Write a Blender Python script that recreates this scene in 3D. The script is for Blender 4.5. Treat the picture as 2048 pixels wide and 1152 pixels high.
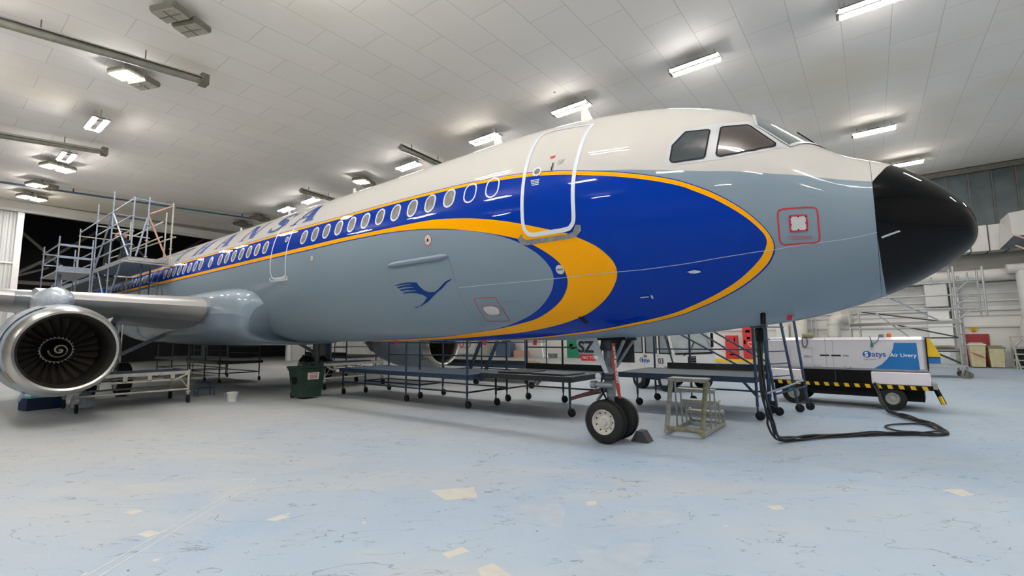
import bpy, bmesh, math, random
import numpy as np
from mathutils import Vector, Matrix

for _o in list(bpy.data.objects):
    bpy.data.objects.remove(_o)
S = bpy.context.scene
COL = S.collection
R = math.radians
random.seed(7)

# ------------------------------------------------------------------ camera, world, exposure
cam_d = bpy.data.cameras.new('camera')
cam = bpy.data.objects.new('camera', cam_d)
COL.objects.link(cam)
cam_d.sensor_width = 36.0
cam_d.lens = 929.557 / 2048.0 * 36.0
cam_d.clip_start = 0.05
cam_d.clip_end = 300
_R = Vector((0.79119, 0.61149, -0.00922)).normalized()
_U = Vector((0.07247, -0.07877, 0.99425)).normalized()
_F = Vector((-0.60725, 0.78732, 0.10664)).normalized()
cam.matrix_world = Matrix(((_R.x, _U.x, -_F.x, -1.11534), (_R.y, _U.y, -_F.y, -8.03523), (_R.z, _U.z, -_F.z, 1.8912), (0, 0, 0, 1)))
S.camera = cam

w = bpy.data.worlds.new('hangar_air')
S.world = w
w.use_nodes = True
w.node_tree.nodes['Background'].inputs[0].default_value = (0.75, 0.82, 0.9, 1)
w.node_tree.nodes['Background'].inputs[1].default_value = 0.02
S.view_settings.view_transform = 'Standard'
S.view_settings.look = 'None'
S.view_settings.gamma = 1.0
S.view_settings.exposure = 1.1
S.view_settings.use_curve_mapping = False
S.cycles.use_denoising = True
S.cycles.max_bounces = 8
S.cycles.diffuse_bounces = 5
S.cycles.sample_clamp_indirect = 6.0
TUBE_STRENGTH = 78.0            # light given off by every lit tube or flood lens

# ------------------------------------------------------------------ materials
def lin(r, g, b):
    f = lambda c: c / 12.92 if c <= 0.04045 else ((c + 0.055) / 1.055) ** 2.4
    return (f(r / 255), f(g / 255), f(b / 255), 1.0)

def new_mat(name):
    m = bpy.data.materials.new(name)
    m.use_nodes = True
    nt = m.node_tree
    return m, nt, nt.nodes['Principled BSDF']

def mat(name, col, rough=0.5, metal=0.0, coat=0.0, var=0.06, vscale=3.0, bump=0.0, bscale=40.0, emit=0.0, trans=0.0, spec=0.5):
    """plain procedural material: base colour gently varied by noise, optional bump"""
    m, nt, b = new_mat(name)
    b.inputs['Roughness'].default_value = rough
    b.inputs['Metallic'].default_value = metal
    b.inputs['Coat Weight'].default_value = coat
    b.inputs['Coat Roughness'].default_value = 0.04
    b.inputs['Specular IOR Level'].default_value = spec
    b.inputs['Transmission Weight'].default_value = trans
    c = col if len(col) == 4 else tuple(col) + (1,)
    tc = nt.nodes.new('ShaderNodeTexCoord')
    if var > 0:
        n = nt.nodes.new('ShaderNodeTexNoise')
        n.inputs['Scale'].default_value = vscale
        n.inputs['Detail'].default_value = 6
        nt.links.new(tc.outputs['Object'], n.inputs['Vector'])
        cr = nt.nodes.new('ShaderNodeValToRGB')
        cr.color_ramp.elements[0].position = 0.3
        cr.color_ramp.elements[1].position = 0.7
        cr.color_ramp.elements[0].color = tuple(x * (1 - var) for x in c[:3]) + (1,)
        cr.color_ramp.elements[1].color = tuple(min(1, x * (1 + var)) for x in c[:3]) + (1,)
        nt.links.new(n.outputs['Fac'], cr.inputs['Fac'])
        nt.links.new(cr.outputs['Color'], b.inputs['Base Color'])
    else:
        b.inputs['Base Color'].default_value = c
    if bump > 0:
        n2 = nt.nodes.new('ShaderNodeTexNoise')
        n2.inputs['Scale'].default_value = bscale
        n2.inputs['Detail'].default_value = 8
        nt.links.new(tc.outputs['Object'], n2.inputs['Vector'])
        bp = nt.nodes.new('ShaderNodeBump')
        bp.inputs['Strength'].default_value = bump
        bp.inputs['Distance'].default_value = 0.02
        nt.links.new(n2.outputs['Fac'], bp.inputs['Height'])
        nt.links.new(bp.outputs['Normal'], b.inputs['Normal'])
    if emit > 0:
        b.inputs['Emission Color'].default_value = c
        b.inputs['Emission Strength'].default_value = emit
    return m

M = {}
M['white_paint'] = mat('white_paint', lin(226, 224, 220), 0.35, coat=0.5, var=0.03)
M['grey_paint'] = mat('grey_paint', lin(120, 136, 148), 0.45, coat=0.5, var=0.03)
M['rim_white'] = mat('rim_white', lin(205, 210, 216), 0.3, var=0.03)
M['line_grey'] = mat('line_grey', lin(186, 188, 190), 0.35, var=0.03)
M['panel_line'] = mat('panel_line', lin(92, 98, 104), 0.5, var=0.03)
M['light_line'] = mat('light_line', lin(176, 186, 194), 0.4, var=0.03)
M['red_line'] = mat('red_line', lin(190, 36, 44), 0.4, var=0.03)
M['bare_plate'] = mat('bare_plate', lin(205, 203, 200), 0.4, metal=0.3, var=0.05)
M['steel_plate'] = mat('steel_plate', lin(150, 150, 148), 0.35, metal=0.8, var=0.25, vscale=14)
M['letter_blue'] = mat('letter_blue', lin(14, 56, 128), 0.5, var=0.02, spec=0.2)
M['crew_blue'] = mat('crew_blue', lin(0, 50, 118), 0.5, coat=0.0, var=0.02, spec=0.2)
M['pane'] = mat('pane', lin(120, 118, 116), 0.12, var=0.25, vscale=9)
M['cockpit_glass'] = mat('cockpit_glass', lin(28, 40, 44), 0.06, coat=1, var=0.1)
M['cockpit_warm'] = mat('cockpit_warm', lin(56, 46, 42), 0.06, coat=1, var=0.45, vscale=5)
M['windshield'] = mat('windshield', lin(84, 94, 98), 0.06, coat=1, var=0.1)
M['rubber'] = mat('rubber', lin(17, 17, 18), 0.7, var=0.2, vscale=12, bump=0.15)
M['black'] = mat('black', lin(12, 12, 13), 0.6, var=0.1, spec=0.2)
M['leg_door'] = mat('leg_door', lin(168, 175, 181), 0.4, var=0.03)
M['wheel_hub'] = mat('wheel_hub', lin(196, 192, 182), 0.45, var=0.08, vscale=12)
M['gear_metal'] = mat('gear_metal', lin(128, 134, 138), 0.4, metal=0.4, var=0.15, vscale=14)
M['chrome'] = mat('chrome', lin(200, 200, 198), 0.15, metal=1, var=0.04)
M['polished'] = mat('polished', lin(196, 194, 190), 0.3, metal=1, var=0.12, vscale=2.5)
M['slat_metal'] = mat('slat_metal', lin(176, 174, 172), 0.38, metal=0.55, var=0.05)
M['wing_grey'] = mat('wing_grey', lin(138, 142, 146), 0.35, coat=0.3, var=0.06, vscale=1.5)
M['nacelle'] = mat('nacelle', lin(158, 170, 182), 0.4, coat=0.3, var=0.06, vscale=2)
M['fan_dark'] = mat('fan_dark', lin(96, 86, 78), 0.4, metal=0.5, var=0.15, vscale=6)
M['duct_dark'] = mat('duct_dark', lin(64, 62, 58), 0.45, metal=0.4, var=0.15)
M['spinner'] = mat('spinner', lin(10, 10, 11), 0.35, var=0.05)
M['spiral'] = mat('spiral', lin(190, 182, 150), 0.5, var=0.03)
M['spin_tip'] = mat('spin_tip', lin(120, 120, 122), 0.4, var=0.03)
M['sheeting'] = mat('sheeting', lin(188, 198, 208), 0.2, coat=0.6, var=0.12, vscale=7, bump=0.6, bscale=14)
M['scaf'] = mat('scaffold_steel', lin(150, 160, 178), 0.42, metal=0.35, var=0.12, vscale=9)
M['scaf_tan'] = mat('scaffold_tan', lin(186, 182, 170), 0.45, metal=0.2, var=0.12, vscale=9)
M['scaf_pink'] = mat('scaffold_pink', lin(196, 152, 138), 0.5, var=0.12, vscale=9)
M['scaf_yellow'] = mat('scaffold_yellow', lin(196, 172, 96), 0.5, var=0.12, vscale=9)
M['blue_steel'] = mat('blue_steel', lin(52, 74, 98), 0.45, metal=0.25, var=0.25, vscale=9)
M['dark_steel'] = mat('dark_steel', lin(58, 64, 68), 0.5, metal=0.3, var=0.2, vscale=9)
M['deck_grey'] = mat('deck_grey', lin(82, 92, 98), 0.6, metal=0.2, var=0.2, vscale=10, bump=0.2)
M['deck_dark'] = mat('deck_dark', lin(46, 50, 50), 0.7, var=0.25, vscale=6, bump=0.2)
M['alu'] = mat('alu', lin(170, 172, 172), 0.4, metal=0.6, var=0.12, vscale=10)
M['alu_worn'] = mat('alu_worn', lin(168, 168, 160), 0.55, metal=0.3, var=0.2, vscale=16)
M['olive_tape'] = mat('olive_tape', lin(140, 138, 108), 0.6, var=0.3, vscale=16)
M['bin_green'] = mat('bin_green', lin(30, 54, 42), 0.45, var=0.35, vscale=5)
M['plastic_white'] = mat('plastic_white', lin(222, 222, 218), 0.4, var=0.03)
M['bin_cream'] = mat('bin_cream', lin(198, 190, 150), 0.5, var=0.1, vscale=5)
M['red'] = mat('red', lin(196, 34, 36), 0.45, var=0.06)
M['strut_red'] = mat('strut_red', lin(104, 60, 58), 0.55, var=0.2, vscale=9)
M['red_dull'] = mat('red_dull', lin(150, 44, 46), 0.55, var=0.1)
M['orange'] = mat('orange', lin(226, 106, 36), 0.4, var=0.05)
M['yellow'] = mat('yellow', lin(226, 186, 24), 0.45, var=0.06)
M['green'] = mat('green', lin(24, 128, 92), 0.5, var=0.06)
M['sign_blue'] = mat('sign_blue', lin(20, 110, 178), 0.35, var=0.05)
M['logo_blue'] = mat('logo_blue', lin(16, 84, 158), 0.35, var=0.03)
M['text_white'] = mat('text_white', lin(240, 240, 240), 0.5, var=0)
M['text_black'] = mat('text_black', lin(28, 30, 32), 0.5, var=0)
M['text_grey'] = mat('text_grey', lin(150, 152, 154), 0.5, var=0)
M['gpu_white'] = mat('gpu_white', lin(208, 205, 208), 0.35, coat=0.3, var=0.03)
M['gpu_skirt'] = mat('gpu_skirt', lin(232, 226, 230), 0.2, coat=0.6, var=0.03)
M['tractor_white'] = mat('tractor_white', lin(222, 222, 220), 0.35, coat=0.4, var=0.03)
M['vehicle_glass'] = mat('vehicle_glass', lin(150, 160, 162), 0.08, coat=1, var=0.15, vscale=3)
M['vehicle_dark'] = mat('vehicle_dark', lin(30, 36, 38), 0.3, var=0.1)
M['duct_white'] = mat('duct_white', lin(200, 198, 192), 0.5, var=0.06, vscale=2)
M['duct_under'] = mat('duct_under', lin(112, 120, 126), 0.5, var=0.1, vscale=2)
M['pipe_cream'] = mat('pipe_cream', lin(206, 202, 190), 0.5, var=0.05, vscale=2)
M['lamp_house'] = mat('lamp_house', lin(188, 188, 184), 0.5, var=0.05)
M['lamp_tray'] = mat('lamp_tray', lin(98, 98, 96), 0.6, var=0.05)
M['lamp_old'] = mat('lamp_old', lin(112, 110, 96), 0.5, var=0.15, vscale=8)
M['lamp_glass'] = mat('lamp_glass', lin(168, 164, 150), 0.15, var=0.12, vscale=12)
M['tube_lit'] = mat('tube_lit', (1.0, 0.97, 0.94), 0.5, var=0, emit=TUBE_STRENGTH)
M['heater_tube'] = mat('heater_tube', lin(142, 140, 128), 0.5, metal=0.3, var=0.15, vscale=4)
M['pipe_blue'] = mat('pipe_blue', lin(70, 96, 112), 0.5, var=0.1)
M['truss'] = mat('truss', lin(96, 92, 84), 0.6, var=0.2, vscale=5)
M['cable'] = mat('cable', lin(24, 25, 26), 0.5, var=0.2, vscale=20)
M['chock'] = mat('chock', lin(70, 70, 72), 0.7, var=0.25, vscale=20, bump=0.3)
M['skin'] = mat('skin', lin(186, 126, 98), 0.5, var=0.06)
M['hair'] = mat('hair', lin(60, 36, 24), 0.6, var=0.2)
M['overalls'] = mat('overalls', lin(22, 26, 34), 0.7, var=0.15, vscale=8)
M['mask_film'] = mat('mask_film', lin(150, 160, 168), 0.25, coat=0.5, var=0.1, bump=0.4, bscale=20)
M['floor_patch'] = mat('floor_patch', lin(200, 197, 188), 0.6, var=0.06, vscale=8)
M['floor_scuff'] = mat('floor_scuff', lin(172, 183, 194), 0.6, var=0.05, vscale=6)
M['floor_line'] = mat('floor_line', lin(190, 196, 196), 0.6, var=0.08, vscale=14)
M['carton_blue'] = mat('carton_blue', lin(20, 42, 78), 0.5, var=0.15)
M['cyan'] = mat('cyan', lin(120, 200, 205), 0.4, var=0.1)
M['cabinet_blue'] = mat('cabinet_blue', lin(78, 96, 118), 0.5, var=0.08)
M['wood'] = mat('wood', lin(150, 128, 104), 0.7, var=0.25, vscale=6)
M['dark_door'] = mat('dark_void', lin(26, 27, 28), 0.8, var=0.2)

# ------------------------------------------------------------------ mesh building
ORIGIN = {}

class MB:
    """collects shapes given in world coordinates and links them as ONE mesh object"""
    def __init__(s):
        s.v = []; s.f = []; s.mi = []; s.cur = 0
    def add(s, vs, fs):
        o = len(s.v)
        s.v += [tuple(map(float, p)) for p in vs]
        for f in fs:
            s.f.append(tuple(i + o for i in f)); s.mi.append(s.cur)
        return s
    def box(s, c, d, rz=0.0, bev=0.0):
        x, y, z = d[0] / 2, d[1] / 2, d[2] / 2
        if bev > 0:
            b = min(bev, x * .9, y * .9, z * .9)
            vs = []
            for sx in (-1, 1):
                for sy in (-1, 1):
                    for sz in (-1, 1):
                        vs += [(sx * x, sy * (y - b), sz * (z - b)), (sx * (x - b), sy * y, sz * (z - b)), (sx * (x - b), sy * (y - b), sz * z)]
            bm = bmesh.new()
            for p in vs: bm.verts.new(p)
            bmesh.ops.convex_hull(bm, input=bm.verts)
            bm.verts.index_update()
            vv = [tuple(p.co) for p in bm.verts]
            ff = [tuple(q.index for q in f.verts) for f in bm.faces]
            bm.free()
        else:
            vv = [(-x, -y, -z), (x, -y, -z), (x, y, -z), (-x, y, -z), (-x, -y, z), (x, -y, z), (x, y, z), (-x, y, z)]
            ff = [(0, 3, 2, 1), (4, 5, 6, 7), (0, 1, 5, 4), (1, 2, 6, 5), (2, 3, 7, 6), (3, 0, 4, 7)]
        ca, sa = math.cos(rz), math.sin(rz)
        return s.add([(c[0] + p[0] * ca - p[1] * sa, c[1] + p[0] * sa + p[1] * ca, c[2] + p[2]) for p in vv], ff)
    def bar(s, a, b, w, h=None, up=(0, 0, 1)):
        """rectangular bar from a to b"""
        h = w if h is None else h
        a = Vector(a); b = Vector(b); t = (b - a).normalized()
        u = Vector(up)
        if abs(t.dot(u)) > 0.95: u = Vector((1, 0, 0))
        sd = t.cross(u).normalized(); u2 = sd.cross(t)
        vs = []
        for p in (a, b):
            for i, j in ((-1, -1), (1, -1), (1, 1), (-1, 1)):
                vs.append(p + sd * (i * w / 2) + u2 * (j * h / 2))
        return s.add(vs, [(0, 1, 2, 3), (7, 6, 5, 4), (0, 4, 5, 1), (1, 5, 6, 2), (2, 6, 7, 3), (3, 7, 4, 0)])
    def tube(s, pts, r, n=8, closed=False, caps=True):
        """round tube through points; r may be a list"""
        P = [Vector(p) for p in pts]; k = len(P)
        rs = r if isinstance(r, (list, tuple)) else [r] * k
        up = Vector((0, 0, 1)); vs = []; last = None
        for i in range(k):
            if closed: t = (P[(i + 1) % k] - P[i - 1])
            else: t = P[min(i + 1, k - 1)] - P[max(i - 1, 0)]
            if t.length < 1e-9: t = Vector((0, 0, 1))
            t.normalize()
            if last is None:
                a = up if abs(t.dot(up)) < 0.9 else Vector((1, 0, 0))
                x = t.cross(a).normalized()
            else:
                x = last - t * last.dot(t)
                if x.length < 1e-6: x = t.orthogonal()
                x.normalize()
            last = x; y = t.cross(x)
            for j in range(n):
                an = 2 * math.pi * j / n
                vs.append(P[i] + (x * math.cos(an) + y * math.sin(an)) * rs[i])
        fs = []
        for i in range(k if closed else k - 1):
            for j in range(n):
                a = i * n + j; b = i * n + (j + 1) % n; c = ((i + 1) % k) * n
                fs.append((a, b, c + (j + 1) % n, c + j))
        if not closed and caps:
            fs.append(tuple(range(n - 1, -1, -1))); fs.append(tuple((k - 1) * n + j for j in range(n)))
        return s.add(vs, fs)
    def cyl(s, a, b, r, n=16, r2=None):
        return s.tube([a, b], [r, r if r2 is None else r2], n)
    def lathe(s, prof, o, axis='x', n=32, sgn=1, a0=0.0, a1=2 * math.pi):
        """prof = [(along, radius)] about an axis through o"""
        full = abs(a1 - a0 - 2 * math.pi) < 1e-6
        m = n if full else n + 1
        vs = []
        for (t, r) in prof:
            for j in range(m):
                an = a0 + (a1 - a0) * j / n
                c, q = math.cos(an) * r, math.sin(an) * r
                if axis == 'x': p = (o[0] + sgn * t, o[1] + c, o[2] + q)
                elif axis == 'y': p = (o[0] + c, o[1] + sgn * t, o[2] + q)
                else: p = (o[0] + c, o[1] + q, o[2] + sgn * t)
                vs.append(p)
        fs = []
        for i in range(len(prof) - 1):
            for j in range(n):
                j2 = (j + 1) % m
                fs.append((i * m + j, i * m + j2, (i + 1) * m + j2, (i + 1) * m + j))
        return s.add(vs, fs)
    def prism(s, poly, o, ux, uy, depth):
        """polygon in the plane (ux,uy) at o, extruded along ux x uy by depth"""
        ux = Vector(ux).normalized(); uy = Vector(uy).normalized(); n = ux.cross(uy) * depth; o = Vector(o)
        k = len(poly)
        vs = [o + ux * p[0] + uy * p[1] for p in poly]
        vs = vs + [p + n for p in vs]
        fs = [tuple(range(k - 1, -1, -1)), tuple(range(k, 2 * k))]
        for i in range(k):
            j = (i + 1) % k
            fs.append((i, j, k + j, k + i))
        return s.add(vs, fs)
    def build(s, name, mats, parent=None, smooth=False, kind=None, bevel=0.0):
        me = bpy.data.meshes.new(name)
        org = Vector((0, 0, 0))
        if parent is not None: org = ORIGIN.get(parent.name, Vector((0, 0, 0)))
        me.from_pydata([tuple(Vector(p) - org) for p in s.v], [], s.f)
        if not isinstance(mats, (list, tuple)): mats = [mats]
        for m in mats: me.materials.append(m)
        if len(mats) > 1: me.polygons.foreach_set('material_index', s.mi)
        bm = bmesh.new(); bm.from_mesh(me)
        bmesh.ops.recalc_face_normals(bm, faces=bm.faces)
        bm.to_mesh(me); bm.free()
        if smooth:
            me.polygons.foreach_set('use_smooth', [True] * len(me.polygons))
            me.set_sharp_from_angle(angle=R(38))
        me.update()
        o = bpy.data.objects.new(name, me); COL.objects.link(o)
        if parent is not None:
            o.parent = parent
            ORIGIN[o.name] = org
        if kind: o['kind'] = kind
        return o

def thing(name, label, cat, loc, group=None):
    o = bpy.data.objects.new(name, None); COL.objects.link(o)
    o.empty_display_size = 0.3
    o.location = loc
    ORIGIN[o.name] = Vector(loc)
    o['label'] = label; o['category'] = cat
    if group: o['group'] = group
    return o

def tag(o, label, cat, group=None, kind=None):
    o['label'] = label; o['category'] = cat
    if group: o['group'] = group
    if kind: o['kind'] = kind
    return o

def dup(root, loc, label=None, rz=None):
    r = root.copy(); COL.objects.link(r); r.location = loc
    if rz is not None: r.rotation_euler = (0, 0, rz)
    if label: r['label'] = label
    for ch in list(root.children):
        c = ch.copy(); COL.objects.link(c); c.parent = r
        for g in ch.children:
            d = g.copy(); COL.objects.link(d); d.parent = c
    return r

def text_mb(txt, size, o, ux, uy, mb=None, depth=0.004, bold=0.0, ax='LEFT'):
    """lettering as real geometry in the plane (ux,uy) at o"""
    cu = bpy.data.curves.new('lettering', 'FONT')
    cu.body = txt; cu.size = size; cu.align_x = ax; cu.align_y = 'BOTTOM_BASELINE'
    cu.extrude = depth / 2; cu.offset = bold; cu.resolution_u = 4
    ob = bpy.data.objects.new('lettering', cu); COL.objects.link(ob)
    bpy.context.view_layer.update()
    dg = bpy.context.evaluated_depsgraph_get()
    me = bpy.data.meshes.new_from_object(ob.evaluated_get(dg))
    ux = Vector(ux).normalized(); uy = Vector(uy).normalized(); uz = ux.cross(uy); o = Vector(o)
    mb = mb or MB()
    mb.add([o + ux * v.co.x + uy * v.co.y + uz * v.co.z for v in me.vertices], [tuple(p.vertices) for p in me.polygons])
    bpy.data.objects.remove(ob); bpy.data.curves.remove(cu); bpy.data.meshes.remove(me)
    return mb

def catmull(P, k=4, closed=False):
    P = [np.array(p, float) for p in P]; n = len(P); out = []
    for i in range(n if closed else n - 1):
        if closed: a, b, c, d = P[i - 1], P[i], P[(i + 1) % n], P[(i + 2) % n]
        else: a, b, c, d = P[max(i - 1, 0)], P[i], P[i + 1], P[min(i + 2, n - 1)]
        for j in range(k):
            t = j / k
            out.append(0.5 * ((2 * b) + (-a + c) * t + (2 * a - 5 * b + 4 * c - d) * t * t + (-a + 3 * b - 3 * c + d) * t ** 3))
    if not closed: out.append(P[-1])
    return out
# ------------------------------------------------------------------ the hangar shell
XL, XR, YN, YB = -44.0, 13.0, -32.0, 30.0
def zc(y): return 11.0 + 0.025 * y

def floor_material():
    m, nt, b = new_mat('worn_blue_floor')
    N = nt.nodes.new; L = nt.links.new
    tc = N('ShaderNodeTexCoord')
    def noise(scale, detail=6, rough=0.55, dist=0.0, vec=None, sc=None):
        n = N('ShaderNodeTexNoise'); n.inputs['Scale'].default_value = scale; n.inputs['Detail'].default_value = detail
        n.inputs['Roughness'].default_value = rough; n.inputs['Distortion'].default_value = dist
        if sc:
            mp = N('ShaderNodeMapping'); mp.vector_type = 'TEXTURE'; mp.inputs['Scale'].default_value = tuple(1 / q for q in sc); mp.inputs['Rotation'].default_value = (0, 0, R(36))
            L(tc.outputs['Object'], mp.inputs['Vector']); L(mp.outputs['Vector'], n.inputs['Vector'])
        else: L(vec or tc.outputs['Object'], n.inputs['Vector'])
        return n
    def ramp(src, p0, p1, c0=(0, 0, 0, 1), c1=(1, 1, 1, 1)):
        r = N('ShaderNodeValToRGB'); r.color_ramp.elements[0].position = p0; r.color_ramp.elements[1].position = p1
        r.color_ramp.elements[0].color = c0; r.color_ramp.elements[1].color = c1
        L(src, r.inputs['Fac']); return r
    def mix(fac, a, c):
        x = N('ShaderNodeMix'); x.data_type = 'RGBA'
        if hasattr(fac, 'links'): L(fac, x.inputs[0])
        else: x.inputs[0].default_value = fac
        for s, k in ((a, 6), (c, 7)):
            if hasattr(s, 'links'): L(s, x.inputs[k])
            else: x.inputs[k].default_value = s
        return x.outputs[2]
    def math_(op, a, c=None):
        x = N('ShaderNodeMath'); x.operation = op
        for s, k in ((a, 0), (c, 1)):
            if s is None: continue
            if hasattr(s, 'links'): L(s, x.inputs[k])
            else: x.inputs[k].default_value = s
        return x.outputs[0]
    big = noise(0.16, 5, 0.6)
    base = ramp(big.outputs['Fac'], 0.38, 0.62, lin(166, 190, 214), lin(186, 202, 216))
    # greyer, dustier coat towards the tail end
    sx = N('ShaderNodeSeparateXYZ'); L(tc.outputs['Object'], sx.inputs[0])
    mr = N('ShaderNodeMapRange'); mr.inputs[1].default_value = -12; mr.inputs[2].default_value = -3; mr.inputs[3].default_value = 1; mr.inputs[4].default_value = 0
    L(math_('ADD', sx.outputs[0], math_('MULTIPLY', big.outputs['Fac'], 3.0)), mr.inputs[0])
    c1 = mix(mr.outputs[0], base.outputs['Color'], lin(196, 198, 198))
    # dusty pale drifts stretched along the traffic direction
    dr = noise(0.5, 7, 0.65, 0.4, sc=(0.45, 1.7, 1))
    c2 = mix(math_('MULTIPLY', ramp(dr.outputs['Fac'], 0.5, 0.66).outputs['Color'], 0.6), c1, lin(206, 205, 198))
    # deeper blue where the dust is wiped off
    bl = noise(0.42, 5, 0.6)
    c3 = mix(math_('MULTIPLY', ramp(bl.outputs['Fac'], 0.56, 0.7).outputs['Color'], 0.35), c2, lin(140, 176, 214))
    # fine grain
    fg = noise(38, 4, 0.7)
    c4 = mix(math_('MULTIPLY', ramp(fg.outputs['Fac'], 0.35, 0.65).outputs['Color'], 0.12), c3, lin(226, 228, 228))
    # flaked edges: thin contour lines of a distorted noise, only where a mask allows
    dn = noise(0.8, 4, 0.5, 0.2, sc=(0.6, 1.7, 1))
    ln = math_('ABSOLUTE', math_('SUBTRACT', math_('FRACT', math_('MULTIPLY', dn.outputs['Fac'], 7.0)), 0.5))
    line = ramp(ln, 0.0, 0.028, (1, 1, 1, 1), (0, 0, 0, 1))
    dn2 = noise(1.9, 4, 0.55, 0.2, sc=(0.6, 1.7, 1))
    ln2 = math_('ABSOLUTE', math_('SUBTRACT', math_('FRACT', math_('MULTIPLY', dn2.outputs['Fac'], 5.0)), 0.5))
    line2 = ramp(ln2, 0.0, 0.03, (1, 1, 1, 1), (0, 0, 0, 1))
    mk = noise(1.5, 4, 0.6, sc=(0.7, 1.4, 1)); mk2 = noise(2.4, 4, 0.6, sc=(0.7, 1.4, 1))
    msk = ramp(mk.outputs['Fac'], 0.49, 0.55); msk2 = ramp(mk2.outputs['Fac'], 0.5, 0.56)
    cr = math_('MAXIMUM', math_('MULTIPLY', line.outputs['Color'], msk.outputs['Color']), math_('MULTIPLY', line2.outputs['Color'], msk2.outputs['Color']))
    c5 = mix(math_('MULTIPLY', cr, 0.6), c4, lin(92, 88, 80))
    # small dark specks and pale chips
    vo = N('ShaderNodeTexVoronoi'); vo.inputs['Scale'].default_value = 2.4; L(tc.outputs['Object'], vo.inputs['Vector'])
    c6 = mix(ramp(vo.outputs['Distance'], 0.018, 0.03, (1, 1, 1, 1), (0, 0, 0, 1)).outputs['Color'], c5, lin(70, 70, 70))
    vo2 = N('ShaderNodeTexVoronoi'); vo2.inputs['Scale'].default_value = 1.5; L(tc.outputs['Object'], vo2.inputs['Vector'])
    c7 = mix(ramp(vo2.outputs['Distance'], 0.03, 0.05, (1, 1, 1, 1), (0, 0, 0, 1)).outputs['Color'], c6, lin(222, 218, 206))
    hs = N('ShaderNodeHueSaturation'); hs.inputs['Saturation'].default_value = 0.95; hs.inputs['Value'].default_value = 0.83
    L(c7, hs.inputs['Color']); L(hs.outputs['Color'], b.inputs['Base Color'])
    b.inputs['Roughness'].default_value = 0.62
    b.inputs['Specular IOR Level'].default_value = 0.3
    bp = N('ShaderNodeBump'); bp.inputs['Strength'].default_value = 0.25; bp.inputs['Distance'].default_value = 0.01
    L(math_('SUBTRACT', fg.outputs['Fac'], cr), bp.inputs['Height']); L(bp.outputs['Normal'], b.inputs['Normal'])
    return m

def ceiling_material():
    m, nt, b = new_mat('ceiling_tiles')
    N = nt.nodes.new; L = nt.links.new
    tc = N('ShaderNodeTexCoord')
    br = N('ShaderNodeTexBrick')
    br.inputs['Scale'].default_value = 1.0
    br.inputs['Brick Width'].default_value = 2.4; br.inputs['Row Height'].default_value = 1.2
    br.inputs['Mortar Size'].default_value = 0.011; br.inputs['Mortar Smooth'].default_value = 0.4
    br.offset = 0.5
    br.inputs['Color1'].default_value = lin(244, 239, 233); br.inputs['Color2'].default_value = lin(240, 236, 231); br.inputs['Mortar'].default_value = lin(206, 201, 193)
    mp = N('ShaderNodeMapping'); mp.inputs['Rotation'].default_value = (0, 0, R(90))
    L(tc.outputs['Object'], mp.inputs['Vector']); L(mp.outputs['Vector'], br.inputs['Vector'])
    n = N('ShaderNodeTexNoise'); n.inputs['Scale'].default_value = 0.13; n.inputs['Detail'].default_value = 4
    L(tc.outputs['Object'], n.inputs['Vector'])
    r = N('ShaderNodeValToRGB'); r.color_ramp.elements[0].position = 0.5; r.color_ramp.elements[1].position = 0.68
    L(n.outputs['Fac'], r.inputs['Fac'])
    mu = N('ShaderNodeMath'); mu.operation = 'MULTIPLY'; mu.inputs[1].default_value = 0.6; L(r.outputs['Color'], mu.inputs[0])
    x = N('ShaderNodeMix'); x.data_type = 'RGBA'; L(mu.outputs[0], x.inputs[0]); L(br.outputs['Color'], x.inputs[6]); x.inputs[7].default_value = lin(232, 220, 194)
    # mortar stays visible under the stain
    vo = N('ShaderNodeTexVoronoi'); vo.inputs['Scale'].default_value = 0.42; L(tc.outputs['Object'], vo.inputs['Vector'])
    r2 = N('ShaderNodeValToRGB'); r2.color_ramp.elements[0].position = 0.012; r2.color_ramp.elements[1].position = 0.022
    r2.color_ramp.elements[0].color = (1, 1, 1, 1); r2.color_ramp.elements[1].color = (0, 0, 0, 1); L(vo.outputs['Distance'], r2.inputs['Fac'])
    x2 = N('ShaderNodeMix'); x2.data_type = 'RGBA'; L(r2.outputs['Color'], x2.inputs[0]); L(x.outputs[2], x2.inputs[6]); x2.inputs[7].default_value = lin(70, 62, 56)
    L(x2.outputs[2], b.inputs['Base Color'])
    b.inputs['Roughness'].default_value = 0.75
    return m

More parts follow.
